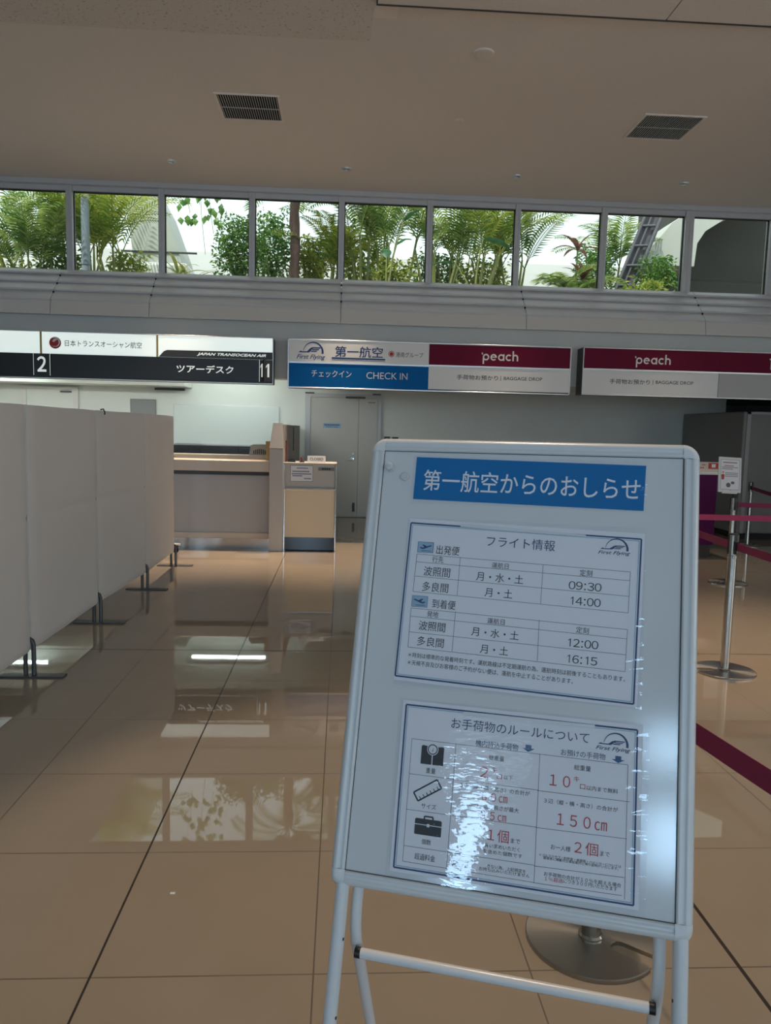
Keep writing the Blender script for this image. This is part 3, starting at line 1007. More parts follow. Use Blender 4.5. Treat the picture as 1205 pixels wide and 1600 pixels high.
def fruit_word(mb, f, cx, cz):
    """five round lower-case letters drawn from rings and bars"""
    r, t, z = .0415, .0185, .009
    x = cx - .228 + r
    base = cz - .012
    bar = lambda x0, x1, y0, y1: mb.poly(f, [(x0, y0), (x1, y0), (x1, y1), (x0, y1)], z + .0005)
    # p
    mb.ring(f, x, base, r, r - t, z)
    bar(x - r, x - r + t, base - r - .045, base + .012)
    mb.poly(f, [(x - r - .020, base + r + .010), (x - r - .004, base + r + .016), (x - r + .004, base + r - .008), (x - r - .010, base + r - .012)], z + .001)
    # e
    x += .098
    mb.ring(f, x, base, r, r - t, z, 0, 318)
    bar(x - r + t * .7, x + r, base - .004, base + .010)
    # a
    x += .098
    mb.ring(f, x, base, r, r - t, z)
    bar(x + r - t, x + r, base - r, base + r)
    # c
    x += .098
    mb.ring(f, x, base, r, r - t, z, 45, 315)
    # h
    x += .088
    bar(x - r, x - r + t, base - r, base + r + .042)
    mb.ring(f, x - .004, base + .004, r - .004, r - t - .004, z, 0, 180)
    bar(x + r - t - .008, x + r - .008, base - r, base + .004)


mb = MB()
fruit_word(mb, F2, 1.995, 2.455)
mb.build('maroon_lettering', LETTER_W, s2)
MB().text(F2, '手荷物お預かり', 1.707, 2.182, .53, .062, .009, .006).text(F2, '|', 2.01, 2.182, .006, .06, .009).text(F2, 'BAGGAGE DROP', 2.298, 2.183, .50, .042, .009, .006).build('grey_lettering', LETTER_K, s2)

s3 = thing('hanging_sign', 'maroon over pale grey sign cut off by the edge of the photo', 'sign', (4.8, SY, 1.99))
s3['label'] = 'all maroon and pale grey sign hanging over the stanchions'
F3 = lambda x, z, h: (x - 4.8, -h, z - 1.99)
sign_frame(s3, 3.068 - 4.8, 6.70 - 4.8, .012, .62, .26, ALU_LIGHT, .012)
MB().box(3.08 - 4.8, 4.87 - 4.8, -.008, .002, .355, .61).box(4.872 - 4.8, 6.69 - 4.8, -.008, .002, .355, .61).build('maroon_panel', SIGN_MAROON, s3)
MB().box(3.08 - 4.8, 4.868 - 4.8, -.008, .002, .022, .335).build('grey_panel', SIGN_WHITE, s3)
MB().box(4.875 - 4.8, 6.69 - 4.8, -.006, .002, .022, .335).build('blank_panel', SIGN_GREY, s3)
MB().box(3.08 - 4.8, 6.69 - 4.8, -.012, 0, .335, .352).build('divider', ALU_LIGHT, s3)
mb = MB()
fruit_word(mb, F3, 3.99, 2.468)
fruit_word(mb, F3, 5.78, 2.49)
mb.build('maroon_lettering', LETTER_W, s3)
MB().text(F3, '手荷物お預かり', 3.695, 2.184, .53, .062, .009, .006).text(F3, '|', 4.0, 2.184, .006, .06, .009).text(F3, 'BAGGAGE DROP', 4.288, 2.188, .50, .042, .009, .006).build('grey_lettering', LETTER_K, s3)

# ------------------------------------------------------------------ behind the counters
YW = 13.03
d1 = MB().box(-.625, -.54, 12.97, YW, 0, 2.07).box(.585, .64, 12.97, YW, 0, 2.07).box(-.54, .585, 12.97, YW, 2.01, 2.07)
d1 = struct('door_1', d1, DOOR_FRAME)
MB().bbox(-.538, .262, 12.985, YW - .005, .01, 2.008, .003).build('door_leaf', DOOR, d1)
MB().bbox(.266, .583, 12.985, YW - .005, .01, 2.008, .003).build('door_leaf', DOOR, d1)
h = MB().lathe([(.001, 0), (.028, 0), (.028, .008), (.012, .01), (.011, .05), (.001, .05)], 20)
h.v = [(p[0] + .17, 12.985 - p[2], p[1] + .99) for p in h.v]
h.tube([(.17, 12.94, .99), (.06, 12.935, .99)], .010, 10)
h.build('lever_handle', CHROME, d1)
k = MB().lathe([(.001, 0), (.02, 0), (.018, .008), (.001, .008)], 20)
k.v = [(p[0] + .18, 12.985 - p[2], p[1] + 1.08) for p in k.v]
k.build('lock', CHROME, d1)
MB().bbox(.185, .225, 12.955, 12.985, .10, .25, .006).build('foot_bolt', BLACK, d1)
MB().bbox(.04, .37, 12.94, 12.985, 2.0, 2.03, .004).build('door_closer', SIGN_DARKGREY, d1)
MB().bbox(-.63, -.48, 12.94, 12.97, 2.065, 2.085, .003).bbox(.49, .63, 12.94, 12.97, 2.065, 2.085, .003).build('hinge_bracket', SIGN_DARKGREY, d1)
pl = thing('door_plate', 'small pale blue notice plate on the double door', 'notice', (-.18, 12.985, 1.50))
MB().box(-.15, .152, -.004, 0, 0, .082).build('plate', INK_BLUE, pl)
mb = MB()
for i in range(9):
    mb.box(-.125 + i * .029, -.105 + i * .029, -.0055, -.004, .040, .064)
mb.box(-.1, .1, -.0055, -.004, .016, .024)
mb.build('lettering', NAVY, pl)
mb = MB()
for i in range(5):
    mb.box(.42 + i * .025, .437 + i * .025, 12.982, 12.985, 1.93, 1.945)
mb.build('door_lettering', SIGN_DARKGREY, d1)
d2 = MB().box(-5.25, -5.17, 12.97, YW, 0, 2.06).box(-4.42, -4.34, 12.97, YW, 0, 2.06).box(-5.17, -4.42, 12.97, YW, 2.02, 2.06)
d2 = struct('door_2', d2, WALL)
MB().box(-5.17, -4.42, 13.0, YW, 0, 2.02).build('door_leaf', WALL_OFFICE, d2)
MB().box(-4.62, -4.45, 12.96, 13.0, 1.975, 2.0).build('door_closer', SIGN_DARKGREY, d2)
wbd = thing('whiteboard', 'wide whiteboard on the office wall above the black sideboard', 'whiteboard', (-1.93, YW, 1.2))
MB().bbox(-.87, .87, -.02, 0, -.02, .63, .004).build('board_frame', ALU, wbd)
MB().box(-.862, .862, -.023, -.02, -.012, .622).build('board_face', mat('whiteboard_face', (.70, .75, .71), .25), wbd)
MB().bbox(-.4, .4, -.06, -.02, -.035, -.02, .003).build('pen_tray', ALU, wbd)
pb = thing('pin_board', 'grey framed board on the office wall just above the last screen', 'notice board', (-3.30, YW, 1.3))
MB().bbox(-.21, .21, -.022, 0, 0, .60, .004).build('board_frame', mat('bronze_frame', (.22, .2, .16), .5), pb)
MB().box(-.195, .195, -.025, -.02, .015, .585).build('board_face', GREY_BOARD, pb)
sb = thing('sideboard', 'long black sideboard under the whiteboard', 'cabinet', (-1.95, 12.75, 0))
MB().bbox(-.95, .9, -.22, .2, 0, 1.17, .006).build('body', BLACK, sb)
for i in range(3):
    x = -.94 + i * .615
    dr = MB().bbox(x, x + .60, -.24, -.22, .06, 1.14, .004).build('door', mat('black_door_%d' % i, (.010 + .004 * (i == 1),) * 3, .3), sb)
    MB().bbox(x + .55, x + .565, -.26, -.24, .7, .85, .003).build('handle', SIGN_DARKGREY, dr)
for (x, y, z, lab) in [(-1.81, 12.5, 2.32, 'fluorescent fitting over the office behind the lit sign'), (-5.2, 12.15, 2.32, 'fluorescent fitting on the low office soffit near the back door')]:
    t = thing('fluorescent_fixture', lab, 'ceiling light', (x, y, z), 'office fluorescent fittings')
    MB().bbox(-.64, .64, -.06, .06, .0, .045, .006).build('housing', SIGN_WHITE, t)
    MB().tube([(-.6, 0, -.02), (.6, 0, -.02)], .018, 12).build('tube', TUBE, t)
    MB().box(-.64, -.6, -.02, .02, -.04, 0).box(.6, .64, -.02, .02, -.04, 0).build('socket', SIGN_WHITE, t)
# extra area lights added out of sight behind the signs to brighten the office
light('office_fill', 'AREA', (-1.6, 10.56, 2.36), 78, (.94, 1, .955), (R(28), 0, 0), shape='RECTANGLE', size=1.6, size_y=.2)
light('office_fill', 'AREA', (-5.2, 10.6, 2.34), 80, (.94, 1, .955), (0, 0, 0), shape='RECTANGLE', size=3.4, size_y=.2)

# counter
ct = thing('service_counter', 'grey service counter with a pale thick edge below the lit sign', 'counter', (-2.6, 9.35, 0))
MB().bbox(-1.9, 1.735, .02, .55, .13, .905, .004).build('front_panel', COUNTER_FRONT, ct)
MB().bbox(-1.9, 1.735, -.06, .75, .95, 1.085, .012, 3).build('countertop', COUNTER_EDGE, ct)
MB().box(-1.9, 1.735, -.01, .5, .905, .95).build('shadow_gap', SIGN_DARKGREY, ct)
MB().bbox(-1.9, 1.735, .30, .60, 1.085, 1.135, .006).build('back_ledge', COUNTER_LEDGE, ct)
MB().box(-1.9, 1.735, .05, .5, 0, .13).build('kick_plate', KICK, ct)
MB().bbox(-1.9, 1.735, .0, .04, .13, .20, .004).build('skirting', COUNTER_EDGE, ct)
pr = thing('label_printer', 'grey label printer on the counter ledge beside the end panel', 'printer', (-1.04, 9.76, 1.135))
MB().prism([(-.12, 0), (.12, 0), (.12, .135), (-.075, .135), (-.10, .11)], 'y', -.09, .09).build('body', PRINTER, pr)
mb = MB()
for i in range(7):
    mb.box(-.065 + i * .024, -.052 + i * .024, -.094, -.089, .015, .05 + .03 * math.sin(PI * (i + 1) / 8))
mb.build('paper_slot', BLACK, pr)
tn = thing('card_box', 'narrow tan card box standing against the end panel', 'box', (-.90, 9.50, 1.085))
MB().bbox(-.03, .03, -.03, .12, 0, .225, .003).build('box', TAN, tn)
MB().bbox(-.034, .034, -.034, .124, .195, .232, .003).build('lid', TAN, tn)
ep = thing('counter_end_panel', 'pale grey upright end panel between counter and small desk', 'partition', (-.78, 9.2, 0))
MB().bbox(-.084, .08, 0, .22, 0, 1.235, .005).build('post', END_PANEL, ep)
mb = MB().add([(-.084, 0, 1.24), (.08, 0, 1.24), (.08, .12, 1.24), (-.084, .12, 1.24), (-.05, .09, 1.54), (.06, .09, 1.54), (.06, .14, 1.54), (-.05, .14, 1.54)],
              [(0, 1, 5, 4), (1, 2, 6, 5), (2, 3, 7, 6), (3, 0, 4, 7), (4, 5, 6, 7), (3, 2, 1, 0)])
mb.build('sloped_head', END_PANEL, ep)
MB().bbox(-.03, .07, .14, 3.70, 0, 1.525, .004).build('side_panel', PART_SIDE, ep)
MB().bbox(.07, .082, 1.95, 2.02, 1.16, 1.50, .004).build('slot', SIGN_DARKGREY, ep)

# small desk
kd = thing('reception_desk', 'small beige upright desk with chrome edges by the double door', 'desk', (-.382, 9.29, 0))
MB().bbox(-.30, .30, .012, .46, .775, 1.06, .004).build('upper_body', KIOSK_UP, kd)
MB().bbox(-.318, .318, -.005, .48, 1.055, 1.072, .004).build('desktop', KIOSK_UP, kd)
MB().box(-.30, .30, .012, .46, .165, .745).build('lower_panel', KIOSK_LOW, kd)
MB().box(-.30, .30, .014, .46, .01, .165).build('kick_plate', KIOSK_KICK, kd)
MB().bbox(-.318, .318, -.012, .47, .742, .775, .008).build('chrome_bar', CHROME, kd)
for s in (-1, 1):
    MB().bbox(s * .31 - .008, s * .31 + .008, -.008, .47, 0, 1.055, .003).build('chrome_edge', CHROME, kd)
np_ = thing('desk_notice', 'white notice sheet taped to the front of the beige desk', 'notice', (-.4825, 9.302, .845))
MB().box(-.137, .135, -.002, 0, 0, .193).build('sheet', PAPER, np_)
mb = MB()
for z, a, b in ((.155, -.06, .08), (.115, -.11, .10), (.085, -.12, .12), (.062, -.11, .02), (.03, .03, .12)):
    n = int((b - a) / .017)
    for i in range(n):
        mb.box(a + i * .017, a + i * .017 + .012, -.003, -.002, z, z + .013)
mb.build('lettering', INK_NAVY, np_)
mb = MB().line(lambda x, y, z: (x, -z, y), -.137, .001, .135, .001, .004, .0025).line(lambda x, y, z: (x, -z, y), -.137, .192, .135, .192, .004, .0025)
mb.line(lambda x, y, z: (x, -z, y), -.135, 0, -.135, .193, .004, .0025).line(lambda x, y, z: (x, -z, y), .133, 0, .133, .193, .004, .0025)
mb.build('border', INK, np_)
lp = thing('desk_label', 'grey name strip on the upper corner of the beige desk', 'label', (-.19, 9.302, .98))
MB().box(-.096, .096, -.003, 0, 0, .042).build('strip', mat('label_grey', (.22, .22, .21), .5), lp)
mb = MB()
for i in range(4):
    mb.box(-.05 + i * .027, -.03 + i * .027, -.004, -.003, .012, .032)
mb.build('lettering', INK, lp)
cl = thing('closed_plate', 'white plate reading CLOSED standing on the beige desk', 'sign', (-.312, 9.40, 1.072))
M = Matrix.Rotation(R(-8), 4, 'X')
MB().bbox(-.11, .11, 0, .006, 0, .082, .002, M=M).build('plate', SIGN_WHITE, cl)
fc = lambda x, y, z: tuple(M @ Vector((x, -z, y)))
MB().text(fc, 'CLOSED', 0, .042, .165, .034, .001, .015).build('lettering', LETTER_K, cl)
MB().bbox(-.11, .11, 0, .05, 0, .008, .002).build('foot', SIGN_WHITE, cl)
st = thing('desk_stapler', 'small black stapler on the corner of the beige desk', 'stapler', (-.615, 9.42, 1.072))
MB().bbox(-.05, .05, -.02, .02, 0, .012, .003).build('base', BLACK, st)
MB().prism([(-.05, .014), (.045, .012), (.05, .03), (.01, .045), (-.045, .03)], 'y', -.016, .016).build('arm', BLACK, st)
ib = thing('ink_pad', 'small dark red stamp pad on the beige desk', 'stamp pad', (-.49, 9.42, 1.072))
MB().bbox(-.03, .03, -.03, .03, 0, .012, .003).build('case', BLACK, ib)
MB().lathe([(.012, .012), (.012, .04), (.018, .045), (.016, .06), (.001, .062)], 16).build('stamp', mat('dark_red', (.25, .04, .03), .5), ib)
rf = thing('red_folder', 'thin red folder leaning upright against the grey partition', 'folder', (-.683, 9.44, 1.072))
MB().box(-.004, .010, -.06, .06, 0, .26).build('cover', mat('red_card', (.20, .035, .035), .6), rf)
MB().box(.001, .005, -.058, .062, .004, .256).build('sheet', PAPER, rf)
wb = thing('wall_box', 'pair of small black control boxes on the wall beyond the sign stand', 'control box', (.80, YW, 1.33))
MB().bbox(-.1, -.0, -.05, 0, 0, .05, .006).build('box', SIGN_DARKGREY, wb)
MB().bbox(.04, .14, -.06, 0, -.01, .045, .006).build('box', BLACK, wb)

# big grey partition room and purple desk
cb = thing('steel_partition', 'tall grey steel partition block standing at the dark end', 'partition', (7.4, 11.0, 0))
MB().bbox(-1.55, 2.4, 0, 2.0, .09, 1.885, .02, 3).build('body', CABINET, cb)
MB().box(-1.49, 2.36, .03, 1.97, 0, .09).build('plinth', RUBBER, cb)  # black strip standing in for the shadow along the partition's foot
MB().bbox(-1.50, 2.4, -.012, .0, 1.845, 1.885, .004).bbox(-1.50, -1.44, -.012, 0, .09, 1.885, .004).build('edge_trim', mat('trim_grey', (.36, .35, .34), .35), cb)
pd = thing('purple_desk', 'purple fronted desk with a white top strip beside the stanchions', 'desk', (3.9, 9.25, 0))
MB().bbox(-.75, .745, 0, .6, .16, 1.035, .005).build('front', PURPLE, pd)
MB().box(-.72, .72, .03, .57, 0, .16).build('plinth', mat('plinth_brown', (.05, .035, .025), .5), pd)
MB().bbox(-.77, .765, -.02, .62, 1.035, 1.065, .006).build('desktop', SIGN_WHITE, pd)
ps = thing('desk_poster', 'low white and red poster strip standing on the purple desk', 'poster', (3.9, 9.30, 1.065))
MB().box(-.72, .80, 0, .008, 0, .125).build('sheet', mat('cream_sheet', (.68, .60, .55), .5), ps)
MB().box(.64, .78, -.002, 0, .04, .115).box(.2, .34, -.002, 0, .04, .115).build('red_block', INK_RED, ps)
mb = MB()
for i in range(4):
    mb.box(.49 + i * .025, .51 + i * .025, -.002, 0, .045, .06)
mb.box(.56, .60, -.002, 0, .085, .095)
mb.build('lettering', INK_RED, ps)
MB().prism([(.68, .058), (.73, .058), (.73, .10), (.68, .10)], 'y', -.004, -.002).build('mark', INK_WHITE, ps)

# ------------------------------------------------------------------ fabric screens
E_ = [(-1.80, 3.26), (-1.80, 4.48), (-1.80, 5.73), (-1.757, 6.945), (-1.765, 8.16)]
SL = ['white fabric screen panel closest to the camera', 'white fabric screen panel second from the camera', 'white fabric screen panel with a small black hook on its top edge', 'white fabric screen panel nearest the service counter']
for i in range(4):
    a, b = Vector((*E_[i], 0)), Vector((*E_[i + 1], 0))
    L = (b - a).length
    ang = math.atan2(b.y - a.y, b.x - a.x)
    t = thing('folding_screen', SL[i], 'screen', a, 'row of white fabric screens', ang)
    # panel runs along local +x; its face towards the hall is local -y
    bm = MB()
    N, K = 24, 90
    g = .012
    x0, x1, z0, z1 = g, L - g, .155, 1.578
    prof_ = []
    for s in (1, -1):
        vs = []
        for ii in range(N + 1):
            for kk in range(K + 1):
                uu, vv = ii / N, kk / K
                e = min(uu, 1 - uu) * (x1 - x0)
                e2 = min(vv, 1 - vv) * (z1 - z0)
                th = .018 * min(1, (e / .05 + .15)) ** .5 * min(1, (e2 / .05 + .15)) ** .5
                zz = z0 + (z1 - z0) * vv
                th -= .007 * math.exp(-((zz - .93) / .02) ** 2)
                vs.append((x0 + (x1 - x0) * uu, -s * th, zz + .0012 * math.sin(uu * 9 + i)))
        q = lambda ii, kk: ii * (K + 1) + kk
        fs = [(q(ii, kk), q(ii + 1, kk), q(ii + 1, kk + 1), q(ii, kk + 1)) for ii in range(N) for kk in range(K)]
        if s < 0:
            fs = [f_[::-1] for f_ in fs]
        bm.add(vs, fs, True)
        prof_.append(vs)
    n_ = (N + 1) * (K + 1)
    edge = [q(ii, 0) for ii in range(N + 1)] + [q(N, kk) for kk in range(1, K + 1)] + [q(ii, K) for ii in range(N - 1, -1, -1)] + [q(0, kk) for kk in range(K - 1, 0, -1)]
    allv = prof_[0] + prof_[1]
    bm.add(allv, [(edge[k_], n_ + edge[k_], n_ + edge[(k_ + 1) % len(edge)], edge[(k_ + 1) % len(edge)]) for k_ in range(len(edge))], True)
    bm.build('fabric_panel', FABRIC, t)
    ft = MB().bbox(L - .035, L + .035, -.20, .17, 0, .010, .004).build('foot_plate', SCREEN_METAL, t)
    fp = MB().tube([(L, -.022, .008), (L, -.022, .19), (L, -.014, .215), (L, .004, .228), (L, .022, .215), (L, .026, .19), (L, .026, .008)], .013, 10).build('foot_post', SCREEN_METAL, t)
    if i == 2:
        MB().tube([(.12, .0, 1.585), (.12, -.022, 1.59), (.135, -.028, 1.565), (.14, -.024, 1.55)], .005, 8).build('hook', BLACK, t)
cf = thing('castor_frame', 'white tube frame end on a black castor past the last screen', 'castor', (-1.99, 9.0, 0))
MB().tube([(-.1, 0, .02), (-.09, 0, .085), (-.05, 0, .10), (.12, 0, .10)], .014, 10).build('tube_frame', PLASTIC_W, cf)
MB().bbox(.05, .09, -.02, .02, .03, .088, .006).build('castor', RUBBER, cf)
MB().lathe([(.001, -.012), (.03, -.012), (.03, .012), (.001, .012)], 16).build('wheel', RUBBER, cf).matrix_local = Matrix.Translation((.07, 0, .03)) @ Matrix.Rotation(R(90), 4, 'X')
MB().lathe([(.001, -.012), (.03, -.012), (.03, .012), (.001, .012)], 16).build('wheel', RUBBER, cf).matrix_local = Matrix.Translation((-.1, 0, .03)) @ Matrix.Rotation(R(90), 4, 'X')
tag(MB().bbox(-.008, .008, -.005, .005, 0, .002, .0008, 1).build('paper_scrap', PAPER, loc=(-.514, 2.337, 0)), 'tiny white scrap of paper on the tiled floor', 'scrap')

# ------------------------------------------------------------------ belt posts
HB = .815


def slot_outline(r=.19, hw=.026, r_in=.062, ang=0, n=64):
    """disc outline with a rounded slot cut in from the rim along direction ang"""
    pts = []
    a0 = math.asin((hw + .008) / r)
    for k in range(n + 1):
        a = a0 + (2 * PI - 2 * a0) * k / n
        pts.append((r * math.cos(a), r * math.sin(a)))
    lip = []
    pts.append((r - .012, -hw - .001))
    pts.append((r - .05, -hw))
    for k in range(9):
        a = -PI / 2 - PI * k / 8
        pts.append((r_in + hw + hw * math.cos(a), hw * math.sin(a)))
    pts.append((r - .05, hw))
    pts.append((r - .012, hw + .001))
    ca, sa = math.cos(ang), math.sin(ang)
    return [(x * ca - y * sa, x * sa + y * ca) for x, y in pts]


def stanchion(x, y, label, slot, belts=(), sign=False):
    t = thing('belt_stanchion', label, 'stanchion', (x, y, 0), 'belt barrier stanchions')
    ol = slot_outline(ang=slot)
    n = len(ol)
    mb = MB()
    ins = lambda k, z: [(p[0] * k, p[1] * k, z) for p in ol]
    # rim, then a top that rises gently towards the post
    low, rim = [(p[0], p[1], 0) for p in ol], [(p[0], p[1], .010) for p in ol]
    cent = [(p[0] * .985, p[1] * .985, .0125) for p in ol]
    vs = low + rim + cent
    mb.add(vs, [(i, (i + 1) % n, n + (i + 1) % n, n + i) for i in range(n)] + [(n + i, n + (i + 1) % n, 2 * n + (i + 1) % n, 2 * n + i) for i in range(n)], False)
    mb.add(cent, [list(range(n))])
    mb.add(low, [list(range(n))[::-1]])
    mb.build('base_plate', STEEL, t)
    MB().lathe([(.034, .012), (.036, .018), (.031, .024)], 32).build('base_collar', STEEL_POST, t)
    MB().lathe([(.0285, .014), (.0285, .735), (.031, .738), (.031, .752), (.0285, .755), (.0285, .765)], 32).build('post', STEEL_POST, t)
    MB().lathe([(.0295, .762), (.031, .766), (.031, .884), (.028, .892), (.001, .893)], 32).build('belt_head', BLACK, t)
    hs = MB()
    for q in range(4):
        a = PI / 4 + q * PI / 2
        for k in range(5):
            b0, b1 = a - .45 + .18 * k, a - .45 + .18 * (k + 1)
            r_ = .0325
            vs = [(r_ * math.cos(b), r_ * math.sin(b), z) for z in (.755, .884) for b in (b0, b1)]
            hs.add(vs, [(0, 1, 3, 2)], True)
    hs.build('head_cover', STEEL_POST, t)
    for (dx, dy, dz, sag) in belts:
        d = Vector((dx, dy, 0))
        nrm = Vector((-d.y, d.x, 0)).normalized()
        u = d.normalized()
        N = 16
        vs = []
        for k in range(N + 1):
            s_ = k / N
            p = u * .03 + (d - u * .06) * s_ + Vector((0, 0, HB + dz * s_ - sag * 4 * s_ * (1 - s_)))
            for hgt in (-.0245, .0245):
                for th in (-.0008, .0008):
                    vs.append(p + nrm * th + Vector((0, 0, hgt)))
        fs = []
        for k in range(N):
            o = 4 * k
            fs += [(o, o + 4, o + 6, o + 2), (o + 1, o + 3, o + 7, o + 5), (o, o + 1, o + 5, o + 4), (o + 2, o + 6, o + 7, o + 3)]
        mb = MB().add(vs, fs)
        mb.build('belt', BELT, t)
        cl_ = MB().bbox(-.012, .012, -.014, .014, -.03, .03, .003)
        ca = math.atan2(dy, dx)
        cl_.v = [((p[0] + .036) * math.cos(ca) - p[1] * math.sin(ca), (p[0] + .036) * math.sin(ca) + p[1] * math.cos(ca), p[2] + HB) for p in cl_.v]
        cl_.build('belt_clip', BLACK, t)
    return t


stanchion(.76, 2.09, 'steel stanchion whose notched round base shows under the sign stand', R(-39), [(.14, -.98, 0, .006)])
stanchion(2.47, 4.66, 'steel stanchion closest beside the sign stand edge, pink belt both ways', R(178), [(.20, 1.70, 0, .012), (.03, -1.5, 0, .012)])
stanchion(4.0, 7.6, 'steel stanchion carrying a white notice frame on its head', R(200), [(1.9, .02, 0, .01)])
stanchion(2.68, 6.36, 'steel stanchion hidden behind the sign stand, its belt passing below the notice frame', R(90), [(2.6, .05, 0, .008)])
stanchion(5.68, 10.35, 'far steel stanchion in front of the grey steel partition', R(30), [(-.52, -2.05, 0, .02)])

for x, y, sl in ((.90, 1.11, 60), (2.50, 3.16, 120), (5.9, 7.62, 0), (5.28, 6.41, 200), (5.16, 8.30, 90)):
    stanchion(x, y, 'steel stanchion out of the frame where a magenta belt ends', R(sl))
ns = thing('notice_frame', 'white portrait notice frame mounted on a stanchion head', 'notice', (4.0, 7.6, .893))
M = Matrix.Translation((-.055, 0, .045)) @ Matrix.Rotation(R(2.2), 4, 'Y') @ Matrix.Rotation(R(-9), 4, 'X')
MB().tube([(0, 0, 0), (-.01, 0, .04), (-.05, .004, .07)], .009, 10).build('bracket', BLACK, ns)
MB().bbox(-.12, .12, -.008, .008, 0, .362, .006, M=M).build('frame', PLASTIC_W, ns)
MB().bbox(-.08, .08, -.014, .01, -.012, .022, .005, M=M).build('grip', PLASTIC_W, ns)
fn = lambda x, y, z: tuple(M @ Vector((x, -.008 - z, y)))
MB().poly(fn, [(-.098, .03), (.098, .03), (.098, .335), (-.098, .335)], .0006).build('sheet', PAPER, ns)
mb = MB()
for a in ((-.098, .03, .098, .03), (-.098, .335, .098, .335), (-.098, .03, -.098, .335), (.098, .03, .098, .335)):
    mb.line(fn, *a, .003, .001)
for i in range(9):
    mb.poly(fn, [(-.075 + i * .0165, .30), (-.062 + i * .0165, .30), (-.062 + i * .0165, .312), (-.075 + i * .0165, .312)], .001)
for (x0, n, z, s_) in ((-.085, 11, .252, .0155), (-.085, 9, .235, .013), (-.05, 10, .195, .0135), (-.05, 10, .178, .0135), (-.05, 10, .161, .0135)):
    for i in range(n):
        mb.poly(fn, [(x0 + i * s_, z), (x0 + i * s_ + s_ * .7, z), (x0 + i * s_ + s_ * .7, z + .009), (x0 + i * s_, z + .009)], .001)
mb.build('lettering', mat('grey_ink', (.16, .15, .17), .5), ns)
mb = MB().disc(fn, -.015, .075, .024, .024, .001).disc(fn, .03, .10, .020, .014, .001)
mb.build('round_mark', mat('mark_grey', (.12, .12, .13), .5), ns)
mb = MB().poly(fn, [(-.088, .13), (-.062, .13), (-.058, .175), (-.066, .185), (-.084, .185), (-.092, .175)], .001).disc(fn, -.074, .205, .009, .007, .0014)
for i in range(6):
    mb.poly(fn, [(-.06 + i * .0165, .268), (-.048 + i * .0165, .268), (-.048 + i * .0165, .278), (-.06 + i * .0165, .278)], .001)
mb.build('red_print', INK_RED, ns)

# ------------------------------------------------------------------ sign stand
U = Vector((.95421673, -.2990697, .00526842))
N_ = Vector((-.28679403, -.90976271, .30012873))
V_ = N_.cross(U).normalized()
O_ = Vector((.05504240, 1.40554252, 1.47037798))
DF = O_.z / V_.z - .0015          # length of the front legs along the board
BW, BH = .56, .7617
foot = O_ + U * (BW / 2) - V_ * DF
stand = thing('sign_stand', 'white framed easel sign stand with notices, standing on splayed tube legs', 'sign stand', foot)
stand.matrix_world = Matrix(((U.x, V_.x, N_.x, foot.x), (U.y, V_.y, N_.y, foot.y), (U.z, V_.z, N_.z, foot.z), (0, 0, 0, 1)))


def B(uu, dd, z=0):
    return (uu - BW / 2, DF - dd, z)


RW = .0255
pr_ = [(0.0, -.016)] + [(.012 * (1 - math.cos(R(t_))), -.012 + .0182 * math.sin(R(t_))) for t_ in range(0, 91, 10)] + [(.0138, .0046), (.0160, .0040), (.0195, .0044), (.0215, .0058), (.0238, .0054), (RW, .0034), (RW, -.003)]
CR = .0272


def rail(a, b, kind):
    mb = MB()
    n = len(pr_)
    vs = []
    for t_ in (a, b):
        for s_, z in pr_:
            vs.append({'L': B(s_, t_, z), 'R': B(BW - s_, t_, z), 'T': B(t_, s_, z), 'B': B(t_, BH - s_, z)}[kind])
    fs = [(i, i + 1, n + i + 1, n + i) for i in range(n - 1)] + [(n - 1, 0, n, 2 * n - 1)]
    mb.add(vs, fs, True)
    mb.add(vs[:n], [list(range(n))])
    mb.add(vs[n:], [list(range(n))])
    return mb.build('frame_rail', WHITE_POWDER, stand)


rail(CR, BH - CR, 'L')
rail(CR, BH - CR, 'R')
rail(CR, BW - CR, 'T')
rail(CR, BW - CR, 'B')
cap_prof = [(CR, -.016)] + [(CR - .012 * (1 - math.cos(R(t_))), -.012 + .0188 * math.sin(R(t_))) for t_ in range(0, 91, 10)] + [(.0075, .0066), (.002, .0054), (0, .005)]
for (cu, cd, a0, rr) in ((CR, CR, 90, 1), (BW - CR, CR, 0, 1), (CR, BH - CR, 180, .62), (BW - CR, BH - CR, 270, .62)):
    mb = MB()
    vs = []
    nseg = 14
    for k in range(nseg + 1):
        a = R(a0 + 90 * k / nseg)
        # superellipse: tighter corner for the lower caps
        c_, s_ = math.cos(a), math.sin(a)
        p_ = 2 if rr == 1 else 3.4
        ex = (abs(c_) ** p_ + abs(s_) ** p_) ** (-1 / p_)
        for r_, z in cap_prof:
            vs.append(B(cu + r_ * ex * c_, cd - r_ * ex * s_, z))
    m_ = len(cap_prof)
    mb.add(vs, [(k * m_ + i, k * m_ + i + 1, (k + 1) * m_ + i + 1, (k + 1) * m_ + i) for k in range(nseg) for i in range(m_ - 1)], True)
    mb.build('corner_cap', PLASTIC_W, stand)
mb = MB()
vs = [B(.022, .022, -.0005), B(BW - .022, .022, -.0005), B(BW - .022, BH - .022, -.0005), B(.022, BH - .022, -.0005)] + [B(.022, .022, -.008), B(BW - .022, .022, -.008), B(BW - .022, BH - .022, -.008), B(.022, BH - .022, -.008)]
mb.add(vs, [(3, 2, 1, 0), (4, 5, 6, 7), (0, 1, 5, 4), (1, 2, 6, 5), (2, 3, 7, 6), (3, 0, 4, 7)])
mb.build('board_panel', WHITE_SHEET, stand)
g = MB()
